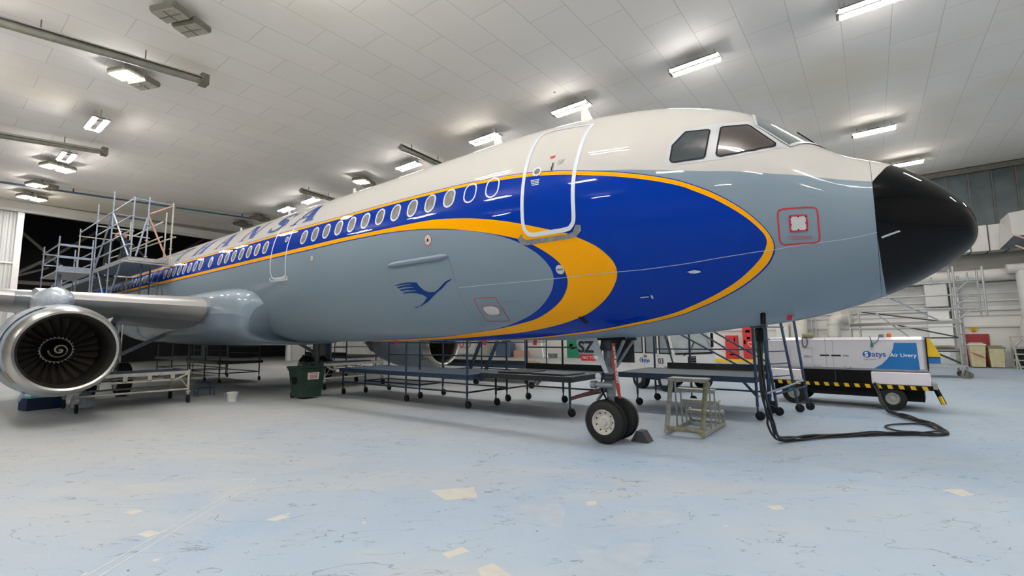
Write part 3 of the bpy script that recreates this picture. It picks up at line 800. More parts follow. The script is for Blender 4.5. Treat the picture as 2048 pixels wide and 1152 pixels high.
F1 = {'door1': [[4.60, 0.739], [5.092, 0.706], [5.50, 0.703], [5.585, 0.78], [5.58, 0.946], [5.57, 1.108], [5.567, 1.258], [5.565, 1.428], [5.564, 1.594], [5.557, 1.701], [5.509, 1.756], [5.407, 1.783], [5.139, 1.784], [4.784, 1.780], [4.682, 1.762], [4.622, 1.706], [4.616, 1.551], [4.614, 1.435], [4.604, 1.313], [4.583, 1.149], [4.577, 0.944], [4.572, 0.80]],
 'door2': [[14.25, 0.80], [14.306, 0.95], [14.306, 1.15], [14.3, 1.351], [14.305, 1.506], [14.317, 1.62], [14.305, 1.719], [14.212, 1.775], [13.858, 1.787], [13.595, 1.782], [13.488, 1.744], [13.461, 1.574], [13.443, 1.426], [13.43, 1.283], [13.435, 1.154], [13.44, 0.95], [13.5, 0.81], [13.85, 0.78]],
 'sill': [[5.596, 1.765], [5.592, 1.794], [5.516, 1.817], [4.747, 1.815], [4.66, 1.805], [4.598, 1.755], [4.518, 1.762], [4.518, 1.803], [4.613, 1.843], [4.735, 1.849], [5.517, 1.856], [5.64, 1.844], [5.699, 1.799]],
 'w3': [[3.172, 1.322], [3.165, 1.278], [3.16, 1.232], [3.156, 1.183], [3.106, 1.135], [3.057, 1.084], [3.01, 1.028], [2.916, 1.018], [2.823, 1.007], [2.731, 0.994], [2.722, 0.998], [2.713, 1.002], [2.704, 1.006], [2.71, 1.118], [2.721, 1.216], [2.736, 1.304], [2.744, 1.309], [2.751, 1.314], [2.758, 1.318], [2.877, 1.328], [2.999, 1.337], [3.123, 1.346], [3.134, 1.344], [3.144, 1.343], [3.154, 1.341], [3.16, 1.335], [3.166, 1.329]],
 'w2': [[2.576, 0.962], [2.568, 0.956], [2.56, 0.949], [2.552, 0.943], [2.456, 0.919], [2.363, 0.885], [2.273, 0.838], [2.262, 0.841], [2.252, 0.844], [2.242, 0.846], [2.14, 0.91], [2.044, 0.963], [1.951, 1.011], [1.952, 1.027], [1.952, 1.044], [1.953, 1.059], [1.964, 1.071], [1.975, 1.083], [1.987, 1.094], [2.167, 1.201], [2.355, 1.267], [2.551, 1.306], [2.563, 1.303], [2.574, 1.3], [2.586, 1.297], [2.59, 1.291], [2.595, 1.284], [2.599, 1.278], [2.587, 1.186], [2.578, 1.083]],
 'sur': [[3.248, 1.336], [3.233, 1.279], [3.22, 1.219], [3.209, 1.154], [3.157, 1.108], [3.107, 1.058], [3.059, 1.004], [2.9, 0.97], [2.746, 0.929], [2.597, 0.878], [2.481, 0.853], [2.37, 0.814], [2.264, 0.751], [2.234, 0.762], [2.204, 0.773], [2.174, 0.782], [2.051, 0.869], [1.936, 0.942], [1.826, 1.008], [2.055, 1.186], [2.297, 1.284], [2.55, 1.334], [2.757, 1.35], [2.971, 1.363], [3.193, 1.375], [3.211, 1.362], [3.23, 1.349]],
 'redo': [[1.91, 1.746], [1.739, 1.714], [1.583, 1.686], [1.547, 1.716], [1.546, 1.842], [1.549, 1.948], [1.585, 1.992], [1.75, 2.01], [1.912, 2.022], [1.96, 1.993], [1.957, 1.889], [1.951, 1.783]],
 'redi': [[1.831, 1.79], [1.659, 1.764], [1.664, 1.893], [1.837, 1.915]],
 'seam': [[0.989, 1.901], [1.49, 1.984], [2.029, 2.065], [2.401, 2.09], [3.026, 2.116], [3.733, 2.135], [5, 2.14], [7.3, 2.14]],
 'crane': [[9.11, 2.049], [8.923, 2.039], [8.733, 2.035], [8.556, 2.038], [8.408, 2.046], [8.369, 2.084], [8.271, 2.133], [8.145, 2.155], [7.997, 2.156], [7.864, 2.135], [7.716, 2.096], [7.579, 2.065], [7.408, 2.05], [7.426, 2.059], [7.559, 2.08], [7.754, 2.132], [7.934, 2.165], [8.087, 2.2], [8.284, 2.25], [8.56, 2.294], [8.771, 2.315], [8.805, 2.303], [8.647, 2.299], [8.451, 2.26], [8.285, 2.207], [8.362, 2.177], [8.528, 2.153], [8.716, 2.144], [8.921, 2.144], [8.936, 2.13], [8.715, 2.127], [8.497, 2.128], [8.557, 2.119], [8.776, 2.11], [8.975, 2.115], [9.001, 2.098], [8.755, 2.092], [8.528, 2.093], [8.607, 2.085], [8.799, 2.077], [9.037, 2.085], [9.059, 2.069], [8.821, 2.06], [8.581, 2.061], [8.671, 2.053], [8.851, 2.05], [9.1, 2.056]],
 'para': [[7.042, 2.269], [6.985, 2.262], [6.567, 2.265], [6.521, 2.306], [6.499, 2.522], [6.586, 2.547], [7.02, 2.541], [7.068, 2.517], [7.057, 2.296]],
 'parai': [[6.949, 2.372], [6.883, 2.351], [6.682, 2.353], [6.599, 2.374], [6.593, 2.412], [6.65, 2.453], [6.872, 2.456], [6.945, 2.426]],
 'acc': [[6.545, 2.539], [6.435, 2.336], [6.392, 2.323], [6.084, 2.319], [6.029, 2.348], [6.017, 2.49]],
 'drain': [[5.045, 2.535], [4.947, 2.534], [4.932, 2.632], [5.015, 2.636]]}
# forward door: slightly raised white outline, round port, handle, placards, sill plate
DR = ribbon(F1['door1'], 0.066, 'entry_door', M['rim_white'], 0.006, AIR, closed=True, smooth=4)
def circ(d, t, r, n=24):
    rm = float(RM(np.array([d]))[0]); return [(d + r * math.cos(2 * math.pi * i / n), t + r * math.sin(2 * math.pi * i / n) / rm) for i in range(n)]
ribbon(circ(5.312, 1.267, 0.072), 0.03, 'door_port', M['rim_white'], 0.012, DR, closed=True)
conform([circ(5.312, 1.267, 0.06)], 'port_glass', M['pane'], 0.008, DR)
conform([[(5.11, 1.133), (5.02, 1.128), (5.02, 1.152), (5.11, 1.157)]], 'red_placard', M['red_line'], 0.005, DR)
conform([[(5.03, 1.215), (5.005, 1.215), (5.02, 1.29), (5.045, 1.29)]], 'door_handle', M['black'], 0.02, DR)
conform([[(4.95, 1.19 + k * .013), (4.80 + .02 * k, 1.19 + k * .013), (4.80 + .02 * k, 1.194 + k * .013), (4.95, 1.194 + k * .013)] for k in range(4)], 'placard_lines', M['text_grey'], 0.005, DR)
conform([[(5.42 - .01 * k, 1.34 + k * .015), (5.25, 1.34 + k * .015), (5.25, 1.347 + k * .015), (5.42 - .01 * k, 1.347 + k * .015)] for k in range(4)], 'stencil_lines', M['rim_white'], 0.005, DR)
SILL = conform([F1['sill']], 'sill_plate', M['steel_plate'], 0.008, AIR)
D2 = ribbon(F1['door2'], 0.05, 'mid_door', M['rim_white'], 0.006, AIR, closed=True, smooth=4)
ribbon(circ(13.58, 1.29, 0.07), 0.03, 'door_port', M['rim_white'], 0.012, D2, closed=True)
conform([circ(13.58, 1.29, 0.056)], 'port_glass', M['pane'], 0.008, D2)
conform([[(14.43, 1.765), (14.40, 1.815), (13.42, 1.83), (13.38, 1.78), (13.45, 1.775), (13.5, 1.80), (14.3, 1.80), (14.36, 1.76)]], 'sill_plate', M['line_grey'], 0.006, AIR)
D3 = ribbon([[24.85, 0.9], [24.86, 1.3], [24.86, 1.65], [24.8, 1.76], [24.5, 1.78], [24.15, 1.77], [24.1, 1.65], [24.1, 1.3], [24.1, 0.9], [24.5, 0.85]], 0.045, 'aft_door', M['rim_white'], 0.006, AIR, closed=True, smooth=4)
# cockpit glazing
SUR = conform([F1['sur']], 'cockpit_surround', M['line_grey'], 0.004, AIR)
GL = conform([F1['w3']], 'cockpit_window', M['cockpit_glass'], 0.010, AIR); ribbon(F1['w3'], 0.022, 'window_gasket', M['black'], 0.012, GL, closed=True)
GL = conform([F1['w2']], 'cockpit_window', M['cockpit_warm'], 0.010, AIR); ribbon(F1['w2'], 0.022, 'window_gasket', M['black'], 0.012, GL, closed=True)
for s in (1, -1):
    ws = [[2.18, s * .80], [2.28, s * .42], [2.33, s * .06], [1.42, s * .06], [1.56, s * .5], [1.80, s * .965]]
    GL = conform([ws if s > 0 else ws[::-1]], 'windshield', M['windshield'], 0.010, AIR)
    ribbon(ws, 0.035, 'window_gasket', M['line_grey'], 0.012, GL, closed=True)
wp = fus(np.array([1.6]), np.array([0.25]), 0.02)[0]
MB().tube([wp, wp + np.array([-0.18, -0.13, 0.16])], 0.008, 6).build('wiper', M['black'], AIR)
# nose service panel, stencils and small fittings
NP = ribbon(F1['redo'], 0.016, 'hoist_panel', M['red_line'], 0.005, AIR, closed=True, smooth=4)
conform([F1['redi']], 'bare_cover', M['bare_plate'], 0.006, NP)
ribbon(F1['redi'], 0.02, 'cover_border', M['red_line'], 0.008, NP, closed=True)
for k in range(3):
    conform([[(1.88 - .01 * k, 1.955 + .012 * k), (1.62, 1.935 + .012 * k), (1.62, 1.938 + .012 * k), (1.88 - .01 * k, 1.958 + .012 * k)]], 'stencil_line', M['red_line'], 0.006, NP)
conform([circ(d, t, 0.008, 8) for d, t in ((1.82, 1.8), (1.745, 1.787), (1.67, 1.776), (1.672, 1.83), (1.675, 1.885), (1.755, 1.893), (1.825, 1.905), (1.825, 1.86))], 'cover_screws', M['black'], 0.009, NP)
ribbon(F1['seam'], 0.009, 'skin_seam', M['light_line'], 0.003, AIR)
conform([[(3.10, 2.18), (3.0, 2.17), (2.93, 2.185), (2.93, 2.195), (3.0, 2.2), (3.06, 2.195)]], 'air_probe', M['chrome'], 0.02, AIR)
conform([[(3.85, 2.365), (3.72, 2.362), (3.72, 2.372), (3.85, 2.375)], [(3.69, 2.355), (3.66, 2.355), (3.66, 2.39), (3.69, 2.39)]], 'air_probe', M['chrome'], 0.015, AIR)
conform([[(.955, 1.955), (.78, 1.905), (.775, 1.925), (.95, 1.978)]], 'diverter_strip', M['line_grey'], 0.006, RAD)
PO = conform([circ(5.012, 2.072, 0.075)], 'static_port', M['bare_plate'], 0.006, AIR)
conform([[(5.07, 2.064), (4.95, 2.064), (4.95, 2.078), (5.07, 2.078)]], 'port_slot', M['gear_metal'], 0.009, PO)
conform([F1['drain']], 'vent_opening', M['black'], 0.006, AIR)
PA = ribbon(F1['para'], 0.012, 'ground_service_panel', M['red_line'], 0.005, AIR, closed=True, smooth=3)
conform([[tuple(p) for p in catmull(F1['parai'], 4, True)]], 'bare_cover', M['bare_plate'], 0.005, PA)
ribbon(F1['parai'], 0.012, 'cover_border', M['red_line'], 0.007, PA, closed=True, smooth=4)
ribbon(F1['acc'], 0.007, 'access_panel', M['panel_line'], 0.003, AIR, smooth=3)
RC = ribbon(circ(7.858, 1.681, 0.1), 0.014, 'cargo_latch_placard', M['red_line'], 0.005, AIR, closed=True)
conform([circ(7.858, 1.681, 0.094)], 'pale_disc', M['bare_plate'], 0.004, RC)
conform([circ(7.858, 1.683, 0.03, 6)], 'latch_eye', M['black'], 0.006, RC)
ribbon([(7.96, 1.69), (7.86, 1.69)], 0.006, 'pointer', M['black'], 0.006, RC)
conform([circ(12.13, 1.627, 0.055)], 'round_port', M['bare_plate'], 0.005, AIR)
conform([circ(12.13, 1.627, 0.02)], 'port_slot', M['gear_metal'], 0.008, AIR)
# cargo door: outline, hinge fairing along the top and the bird emblem
CD = ribbon([(9.149, 1.85), (9.18, 1.96), (9.2, 2.08), (9.26, 2.348), (9.257, 2.691), (8.4, 2.70), (7.37, 2.69), (7.36, 2.399), (7.345, 2.173), (7.33, 1.965), (7.369, 1.85)], 0.008, 'cargo_door', M['panel_line'], 0.003, AIR, smooth=3)
hp = [fus(np.array([d]), np.array([1.846]), 0.012)[0] for d in np.linspace(9.13, 7.38, 12)]
MB().tube(hp, [0.02] + [0.055] * 10 + [0.02], 10).build('hinge_fairing', M['grey_paint'], CD, smooth=True)
conform([F1['crane']], 'bird_emblem', M['crew_blue'], 0.004, CD, 0.12)
# blade antennas on the crown
for d, t, h_ in ((5.05, 0.30, 0.34), (7.2, 0.28, 0.30), (13.0, .1, .3), (16.5, 0.2, 0.25), (20.5, .15, .25)):
    p = fus(np.array([d]), np.array([t]))[0]
    MB().prism([(-0.13, -0.03), (0.13, -0.03), (-0.02, h_), (-0.10, h_)], (p[0], p[1] + .012, p[2]), (1, 0, 0), (0, -.05, 1), 0.024).build('blade_antenna', M['white_paint'], AIR)
# serif lettering along the crown: what shows of it
def glyph(ch):
    r = lambda *p: list(p)
    sf = lambda a, b, y: [(a, y), (b, y), (b, y + .05), (a, y + .05)]
    if ch == 'A': return [[(.36, 1), (.62, 1), (1.04, .04), (.66, .04)], [(.36, 1), (.50, 1), (.19, .04), (.05, .04)], [(.20, .30), (.80, .30), (.77, .38), (.23, .38)], sf(-.05, .28, 0), sf(.58, 1.1, 0)]
    if ch == 'N': return [[(.09, .04), (.2, .04), (.2, .96), (.09, .96)], [(.02, 1), (.34, 1), (1.0, 0), (.70, 0)], [(.84, .1), (.95, .1), (.94, .96), (.86, .96)], sf(-.03, .32, 0), sf(.74, 1.06, .95), sf(0, .2, .95)]
    if ch == 'H': return [[(.07, .04), (.35, .04), (.35, .96), (.07, .96)], [(.69, .04), (.97, .04), (.97, .96), (.69, .96)], [(.3, .46), (.74, .46), (.74, .54), (.3, .54)], sf(0, .42, 0), sf(.62, 1.04, 0), sf(0, .42, .95), sf(.62, 1.04, .95)]
    if ch == 'T': return [[(.38, .04), (.68, .04), (.68, .96), (.38, .96)], sf(.3, .76, 0), [(0, .92), (1.05, .92), (1.05, 1), (0, 1)], [(0, .7), (.05, .7), (.05, .92), (0, .92)], [(1.0, .7), (1.05, .7), (1.05, .92), (1.0, .92)]]
    if ch == 'F': return [[(.15, .04), (.37, .04), (.37, .96), (.15, .96)], [(.05, .92), (.95, .92), (.95, 1), (.05, 1)], [(.37, .47), (.72, .47), (.72, .55), (.37, .55)], sf(.05, .5, 0)]
    if ch == 'U': return [[(.12, .2), (.34, .2), (.34, .96), (.12, .96)], [(.84, .2), (.93, .2), (.93, .96), (.84, .96)], [(.12, .2), (.3, 0), (.75, 0), (.93, .2), (.84, .22), (.7, .08), (.45, .08), (.34, .22)], sf(.02, .44, .95), sf(.74, 1.03, .95)]
    if ch == 'L': return [[(.15, .04), (.37, .04), (.37, .96), (.15, .96)], [(.05, 0), (.95, 0), (.95, .08), (.05, .08)], [(.9, .08), (.95, .08), (.95, .3), (.9, .3)], sf(.05, .5, .95)]
    if ch == 'S':
        c = catmull([(.90, .74), (.82, .92), (.58, .99), (.32, .93), (.24, .76), (.36, .60), (.62, .48), (.80, .34), (.76, .14), (.52, .02), (.24, .06), (.10, .26)], 4)
        wd = lambda i: 0.055 + 0.11 * math.exp(-((i / len(c) - .52) / .2) ** 2)
        Lp, Rp = [], []
        for i in range(len(c)):
            t_ = c[min(i + 1, len(c) - 1)] - c[max(i - 1, 0)]; t_ = t_ / np.linalg.norm(t_); nn = np.array([-t_[1], t_[0]]) * wd(i)
            Lp.append(tuple(c[i] + nn)); Rp.append(tuple(c[i] - nn))
        return [[Lp[i], Lp[i + 1], Rp[i + 1], Rp[i]] for i in range(len(c) - 1)] + [[(.86, .70), (.93, .70), (.93, .98), (.86, .98)], [(.07, .02), (.14, .02), (.14, .30), (.07, .30)]]
    return []
for ch, d0 in (('L', 29.0), ('U', 27.0), ('F', 25.1), ('T', 23.35), ('H', 21.22), ('A', 19.12), ('N', 17.12), ('S', 15.28), ('A', 13.76)):
    conform([[(d0 - x * 1.06 - y * 0.30, 1.066 - y * 0.335) for x, y in P] for P in glyph(ch)], 'crown_letter', M['letter_blue'], 0.006, AIR, 0.15)

# ---- belly fairing
bf = MB(); st = []
for d, k in ((14.75, 0.0), (14.9, 0.42), (15.25, 0.72), (15.9, 0.92), (17.0, 1.0), (19.0, 1.0), (22.5, 1.0), (24.5, .85), (26.3, .5), (27.5, 0.0)):
    zt, zb, hw, zm = (float(v) for v in profile(d))
    ring = []
    for i in range(25):
        a = -math.pi + 2 * math.pi * i / 24      # around below the fuselage
        # superellipse fairing body
        ca, sa = math.cos(a), math.sin(a)
        W = 1.70 + 0.70 * k; Z1 = 2.75 + 0.98 * k; Z0 = 2.0 - 0.30 * k
        zc_, hz = (Z1 + Z0) / 2, (Z1 - Z0) / 2
        e = 0.62
        ring.append((-d - (0.9 * (1 - sa) * (1 - k) if d < 17 else 0), W * math.copysign(abs(ca) ** e, ca), zc_ + hz * math.copysign(abs(sa) ** e, sa)))
    st.append(ring)
bf.add([p for r_ in st for p in r_], [(i * 25 + j, i * 25 + j + 1, (i + 1) * 25 + j + 1, (i + 1) * 25 + j) for i in range(len(st) - 1) for j in range(24)] + [tuple(range(24)), tuple((len(st) - 1) * 25 + j for j in range(24))])
o = bf.build('belly_fairing', M['grey_paint'], AIR, smooth=True)
sm = o.modifiers.new('soft', 'SUBSURF'); sm.levels = 1; sm.render_levels = 1

# ---- wings
def airfoil(n=16):
    up = []; lo = []
    for i in range(n + 1):
        x = (1 - math.cos(math.pi * i / n)) / 2
        t = 5 * (0.2969 * math.sqrt(x) - 0.126 * x - 0.3516 * x * x + 0.2843 * x ** 3 - 0.1036 * x ** 4)
        cm = 0.02 * math.sin(math.pi * x)
        up.append((x, t * 0.95 + cm)); lo.append((x, -t * 1.05 + cm * .4))
    return up[::-1] + lo[1:-1]
AF = airfoil()
def wing(s):
    T27 = math.tan(R(27.0))
    secs = []
    for y, ch, th, zz, tw in ((1.5, 7.1, .15, 2.92, 3), (2.6, 6.6, .148, 2.93, 3), (6.4, 4.6, .125, 3.14, 1.5), (11.5, 3.2, .115, 3.56, .5), (16.9, 1.6, .11, 4.05, -.5)):
        xl = -17.28 - (y - 2.3) * T27
        secs.append([(xl - x * ch, s * y, zz + z * th * ch - math.sin(R(tw)) * x * ch) for x, z in AF])
    n = len(AF); m = MB()
    m.add([p for r_ in secs for p in r_], [(i * n + j, i * n + (j + 1) % n, (i + 1) * n + (j + 1) % n, (i + 1) * n + j) for i in range(len(secs) - 1) for j in range(n)] + [tuple(range(n)), tuple((len(secs) - 1) * n + j for j in range(n))])
    wg = m.build('wing', M['wing_grey'], AIR, smooth=True)
    def at(y):
        ys = (1.5, 2.6, 6.4, 11.5, 16.9); i = max(k for k in range(4) if ys[k] <= y); f = (y - ys[i]) / (ys[i + 1] - ys[i])
        return [tuple(a + (b - a) * f for a, b in zip(p, q)) for p, q in zip(secs[i], secs[i + 1])]
    for ya, yb in ((2.45, 5.35), (6.35, 9.2), (9.22, 12.3), (12.32, 15.4)):
        rings = []
        for y in (ya, yb):
            r_ = at(y); xs = [p[0] for p in r_]; x0, x1 = max(xs), min(xs); c = x0 - x1
            sel = [p for p in r_ if (x0 - p[0]) / c < 0.115]
            cz = sum(p[2] for p in sel) / len(sel)
            rings.append([((x0 - c * .12) + (p[0] - (x0 - c * .12)) * 1.05 + .02, p[1], cz + (p[2] - cz) * 1.06) for p in sel])
        k = len(rings[0]); mm = MB()
        mm.add(rings[0] + rings[1], [(j, j + 1, k + j + 1, k + j) for j in range(k - 1)] + [tuple(range(k)), tuple(range(2 * k - 1, k - 1, -1)), (0, k, 2 * k - 1, k - 1)])
        mm.build('slat', M['slat_metal'], AIR, smooth=True)
    for yf in (4.2, 7.6, 11.2):
        r_ = at(yf); x1 = min(p[0] for p in r_); zb = min(p[2] for p in r_)
        MB().lathe([(0, .01), (.4, .14), (1.4, .22), (2.4, .18), (3.3, .02)], (x1 + 2.2, s * yf, zb - .12), 'x', 12, -1).build('flap_track_fairing', M['wing_grey'], AIR, smooth=True)
    return wg
wing(-1); wing(1)

# ---- engines
def engine(s):
    ex, ey, ez = -15.4, s * 5.80, 1.70
    ec = (ex, ey, ez)
    n = MB().lathe([(.30, .99), (.55, 1.04), (1.0, 1.09), (1.7, 1.10), (2.5, 1.05), (3.2, .93), (3.9, .76), (3.9, .70), (3.0, .72)], ec, 'x', 48, -1).build('nacelle', M['nacelle'], AIR, smooth=True)
    lip = [(.30, .992), (.16, .965), (.06, .93), (.0, .885), (.02, .84), (.10, .80), (.25, .775), (.42, .772)]
    MB().lathe(lip, ec, 'x', 64, -1).build('inlet_lip', M['polished'], AIR, smooth=True)
    MB().lathe([(.42, .772), (.8, .79), (1.25, .82), (1.7, .82), (1.7, .0)], ec, 'x', 48, -1).build('inlet_duct', M['duct_dark'], AIR, smooth=True)
    f = MB().lathe([(1.42, .30), (1.6, .30), (1.6, .0)], ec, 'x', 32, -1).build('fan', M['fan_dark'], AIR)
    for i in range(24):
        a0 = 2 * math.pi * i / 24
        vs = []
        for j in range(5):
            r_ = .20 + (.81 - .20) * j / 4
            tw = R(25 + 35 * j / 4); hw = (.075 + .055 * j / 4)
            for q in (-1, 0, 1):
                an = a0 + q * hw * math.cos(tw * 0) * (0.62) / r_ * .9 + .10 * j / 4
                dx = 1.52 + q * 0.10 * math.cos(tw) + .03 * q * q
                vs.append((ex - dx, ey + r_ * math.cos(an), ez + r_ * math.sin(an)))
        MB().add(vs, [(j * 3 + q, j * 3 + q + 1, j * 3 + q + 4, j * 3 + q + 3) for j in range(4) for q in (0, 1)]).build('fan_blade', M['fan_dark'], f, smooth=True)
    sp = MB().lathe([(.92, .0), (.94, .045), (1.02, .13), (1.14, .20), (1.28, .255), (1.42, .285)], ec, 'x', 32, -1).build('spinner', M['spinner'], AIR, smooth=True)
    def cone_r(x): return float(np.interp(x, [.92, .94, 1.02, 1.14, 1.28, 1.42], [0, .045, .13, .2, .255, .285]))
    cone_x = lambda r_: float(np.interp(r_, [0, .045, .13, .2, .255, .285], [.92, .94, 1.02, 1.14, 1.28, 1.42]))
    vs = []; k = 60
    for i in range(k + 1):
        f_ = i / k; an = R(20) - f_ * R(560) * s * -1; r0 = .03 + .155 * f_
        for rr in (r0 - .014, r0 + .014):
            vs.append((ex - cone_x(rr) + .006, ey + rr * math.cos(an), ez + rr * math.sin(an)))
    MB().add(vs, [(2 * i, 2 * i + 1, 2 * i + 3, 2 * i + 2) for i in range(k)]).build('spiral_mark', M['spiral'], sp)
    MB().lathe([(.915, .0), (.932, .032)], ec, 'x', 16, -1).build('spinner_tip', M['spin_tip'], sp)
    rg = MB().lathe([(1.39, .282), (1.385, .296)], ec, 'x', 32, -1)
    for i in range(26):
        a = 2 * math.pi * i / 26
        rg.add([(ex - 1.384, ey + r_ * math.cos(a + q), ez + r_ * math.sin(a + q)) for r_, q in ((.292, -.05), (.292, .06), (.335, .09))], [(0, 1, 2)])
    rg.build('spinner_ring_teeth', M['line_grey'], sp)
    MB().lathe([(3.2, .62), (4.2, .55), (4.8, .42), (4.8, .3), (5.6, .02)], ec, 'x', 24, -1).build('exhaust_nozzle', M['gear_metal'], AIR, smooth=True)
    pr = [(-.9, .98), (-1.5, 1.28), (-2.6, 1.48), (-3.6, 1.66), (-5.6, 1.55), (-6.8, 1.3), (-5.8, 1.05), (-4.3, .78), (-3, .75), (-1.6, 1.0)]
    pm = MB()
    vs = []
    for x, z in pr:
        for q in (-1, 1): vs.append((ex + x, ey + q * (.05 if (x > -1 or x < -6.5) else .22), ez + z))
    L_ = len(pr)
    pm.add(vs, [tuple(2 * i for i in range(L_)), tuple(2 * i + 1 for i in range(L_ - 1, -1, -1))] + [(2 * i, 2 * ((i + 1) % L_), 2 * ((i + 1) % L_) + 1, 2 * i + 1) for i in range(L_)])
    pm.build('pylon', M['nacelle'], AIR, smooth=True)
    a = R(38); yi = -s
    MB().prism([(0, 0), (-1.0, 0), (-.95, .22), (-.7, .26)], (ex - .75, ey + yi * 1.05 * math.cos(a), ez + 1.05 * math.sin(a)), (1, 0, 0), (0, yi * math.cos(a), math.sin(a)), .02).build('nacelle_strake', M['nacelle'], AIR)
    MB().tube([(ex - .8, ey + s * .55, ez - .93), (ex - .95, ey + s * .62, ez - 1.12)], .035, 8).build('drain_mast', M['nacelle'], AIR)
    MB().lathe([(.32, 1.0), (.56, 1.05)], ec, 'x', 6, -1, a0=R(205), a1=R(222)).build('access_hatch', M['olive_tape'], AIR)
    return n
engine(-1); engine(1)
# plastic film taped over the starboard engine's cowl, and over its pylon
MB().lathe([(.5, 1.055), (1.0, 1.115), (1.7, 1.125), (2.6, 1.075), (3.3, .95)], (-15.4, -5.8, 1.7), 'x', 24, -1, a0=R(110), a1=R(205)).build('masking_film', M['sheeting'], AIR, smooth=True)
MB().lathe([(.0, .0), (.03, .1), (.2, .22), (.9, .36), (1.8, .38), (2.4, .25)], (-16.5, -5.8, 2.92), 'x', 20, -1).build('pylon_wrap', M['sheeting'], AIR, smooth=True)

# ---- nose landing gear
def gear_wheel(x, y, z, r, w, n, hubm, parent, sy):
    pr = [(-w / 2, r * .56), (-w / 2 - .0, r * .72), (-w * .42, r * .9), (-w * .25, r * .985), (0, r), (w * .25, r * .985), (w * .42, r * .9), (w / 2, r * .72), (w / 2, r * .56)]
    t_ = MB().lathe(pr, (x, y, z), 'y', 40, 1).build(n, M['rubber'], parent, smooth=True)
    for gy in (-.3, -.1, .1, .3):
        MB().lathe([(gy * w - .004, r * 1.0), (gy * w, r * (1.0 - .012) if abs(gy) < .2 else r * .985), (gy * w + .004, r * 1.0)], (x, y, z), 'y', 40, 1).build('tread_groove', M['black'], t_)
    f = sy
    hb = MB().lathe([(w * .5, r * .57), (w * .53, r * .55), (w * .50, r * .53), (w * .30, r * .49), (w * .20, r * .34), (w * .34, r * .29), (w * .36, r * .17), (w * .50, r * .15), (w * .52, r * .08), (w * .52, 0)], (x, y, z), 'y', 40, f)
    hb.lathe([(-w * .5, r * .57), (-w * .4, r * .4), (-w * .4, 0)], (x, y, z), 'y', 24, f)
    hb.cur = 1; ho = hb
    for i in range(9):
        a = 2 * math.pi * i / 9
        ho.cyl((x + r * .43 * math.cos(a), y + f * w * .24, z + r * .43 * math.sin(a)), (x + r * .43 * math.cos(a), y + f * w * .275, z + r * .43 * math.sin(a)), r * .042, 8)
    hb.build('wheel_hub', [hubm, M['black']], t_, smooth=True)
    return t_
NX = -5.02
gear_wheel(NX, -.25, .385, .385, .22, 'nose_wheel', M['wheel_hub'], AIR, -1)
gear_wheel(NX, .25, .385, .385, .22, 'nose_wheel', M['wheel_hub'], AIR, 1)
ST = MB().tube([(NX, 0, .385), (NX, 0, .80), (NX + .0, 0, .80), (NX + .0, 0, 1.02), (NX, 0, 1.02), (NX - .04, 0, 2.0)], [.055, .055, .085, .085, .1, .1], 16).build('nose_gear_strut', M['gear_metal'], AIR, smooth=True)
MB().cyl((NX, -.3, .385), (NX, .3, .385), .05, 12).build('axle', M['gear_metal'], ST)
MB().tube([(NX + .02, -.06, 1.25), (NX + .42, -.22, 1.9)], .035, 10).tube([(NX + .02, .06, 1.25), (NX + .42, .22, 1.9)], .035, 10).build('drag_brace', M['gear_metal'], ST, smooth=True)
MB().lathe([(-.05, .0), (-.05, .075), (.05, .075), (.05, 0)], (NX + .05, -.1, 1.27), 'y', 16, 1).build('brace_joint', M['gear_metal'], ST)
MB().bar((NX - .06, 0, 1.0), (NX - .28, 0, .72), .10, .03).bar((NX - .28, 0, .72), (NX - .06, 0, .46), .09, .03).build('torque_link', M['gear_metal'], ST)
MB().cyl((NX - .24, -.19, 1.02), (NX + .14, -.19, 1.02), .055, 12).cyl((NX - .3, -.19, 1.02), (NX - .2, -.19, 1.02), .075, 12).build('steering_actuator', M['gear_metal'], ST)
MB().box((NX + .02, -.1, 1.16), (.26, .16, .1), bev=.02).build('steering_manifold', M['dark_steel'], ST)
tl = MB().lathe([(0, .02), (.05, .06), (.1, .065)], (NX - .12, -.17, 1.18), 'y', 16, -1).build('taxi_light', M['gear_metal'], ST)
MB().lathe([(.1, .06), (.108, 0)], (NX - .12, -.17, 1.18), 'y', 16, -1).build('light_lens', M['light_line'], ST)
for k, (yy, r_) in enumerate(((-.06, .012), (.07, .012), (-.09, .009))):
    MB().tube(catmull([(NX - .1, yy, 1.95), (NX - .13, yy - .04, 1.6), (NX - .09, yy, 1.3), (NX - .14, yy - .05, 1.0), (NX - .05, yy, .72)], 4), r_, 6).build('hydraulic_hose', M['black'], ST)
MB().box((NX - .02, 0, 2.0), (.9, .5, .34)).build('wheel_bay', M['black'], AIR)
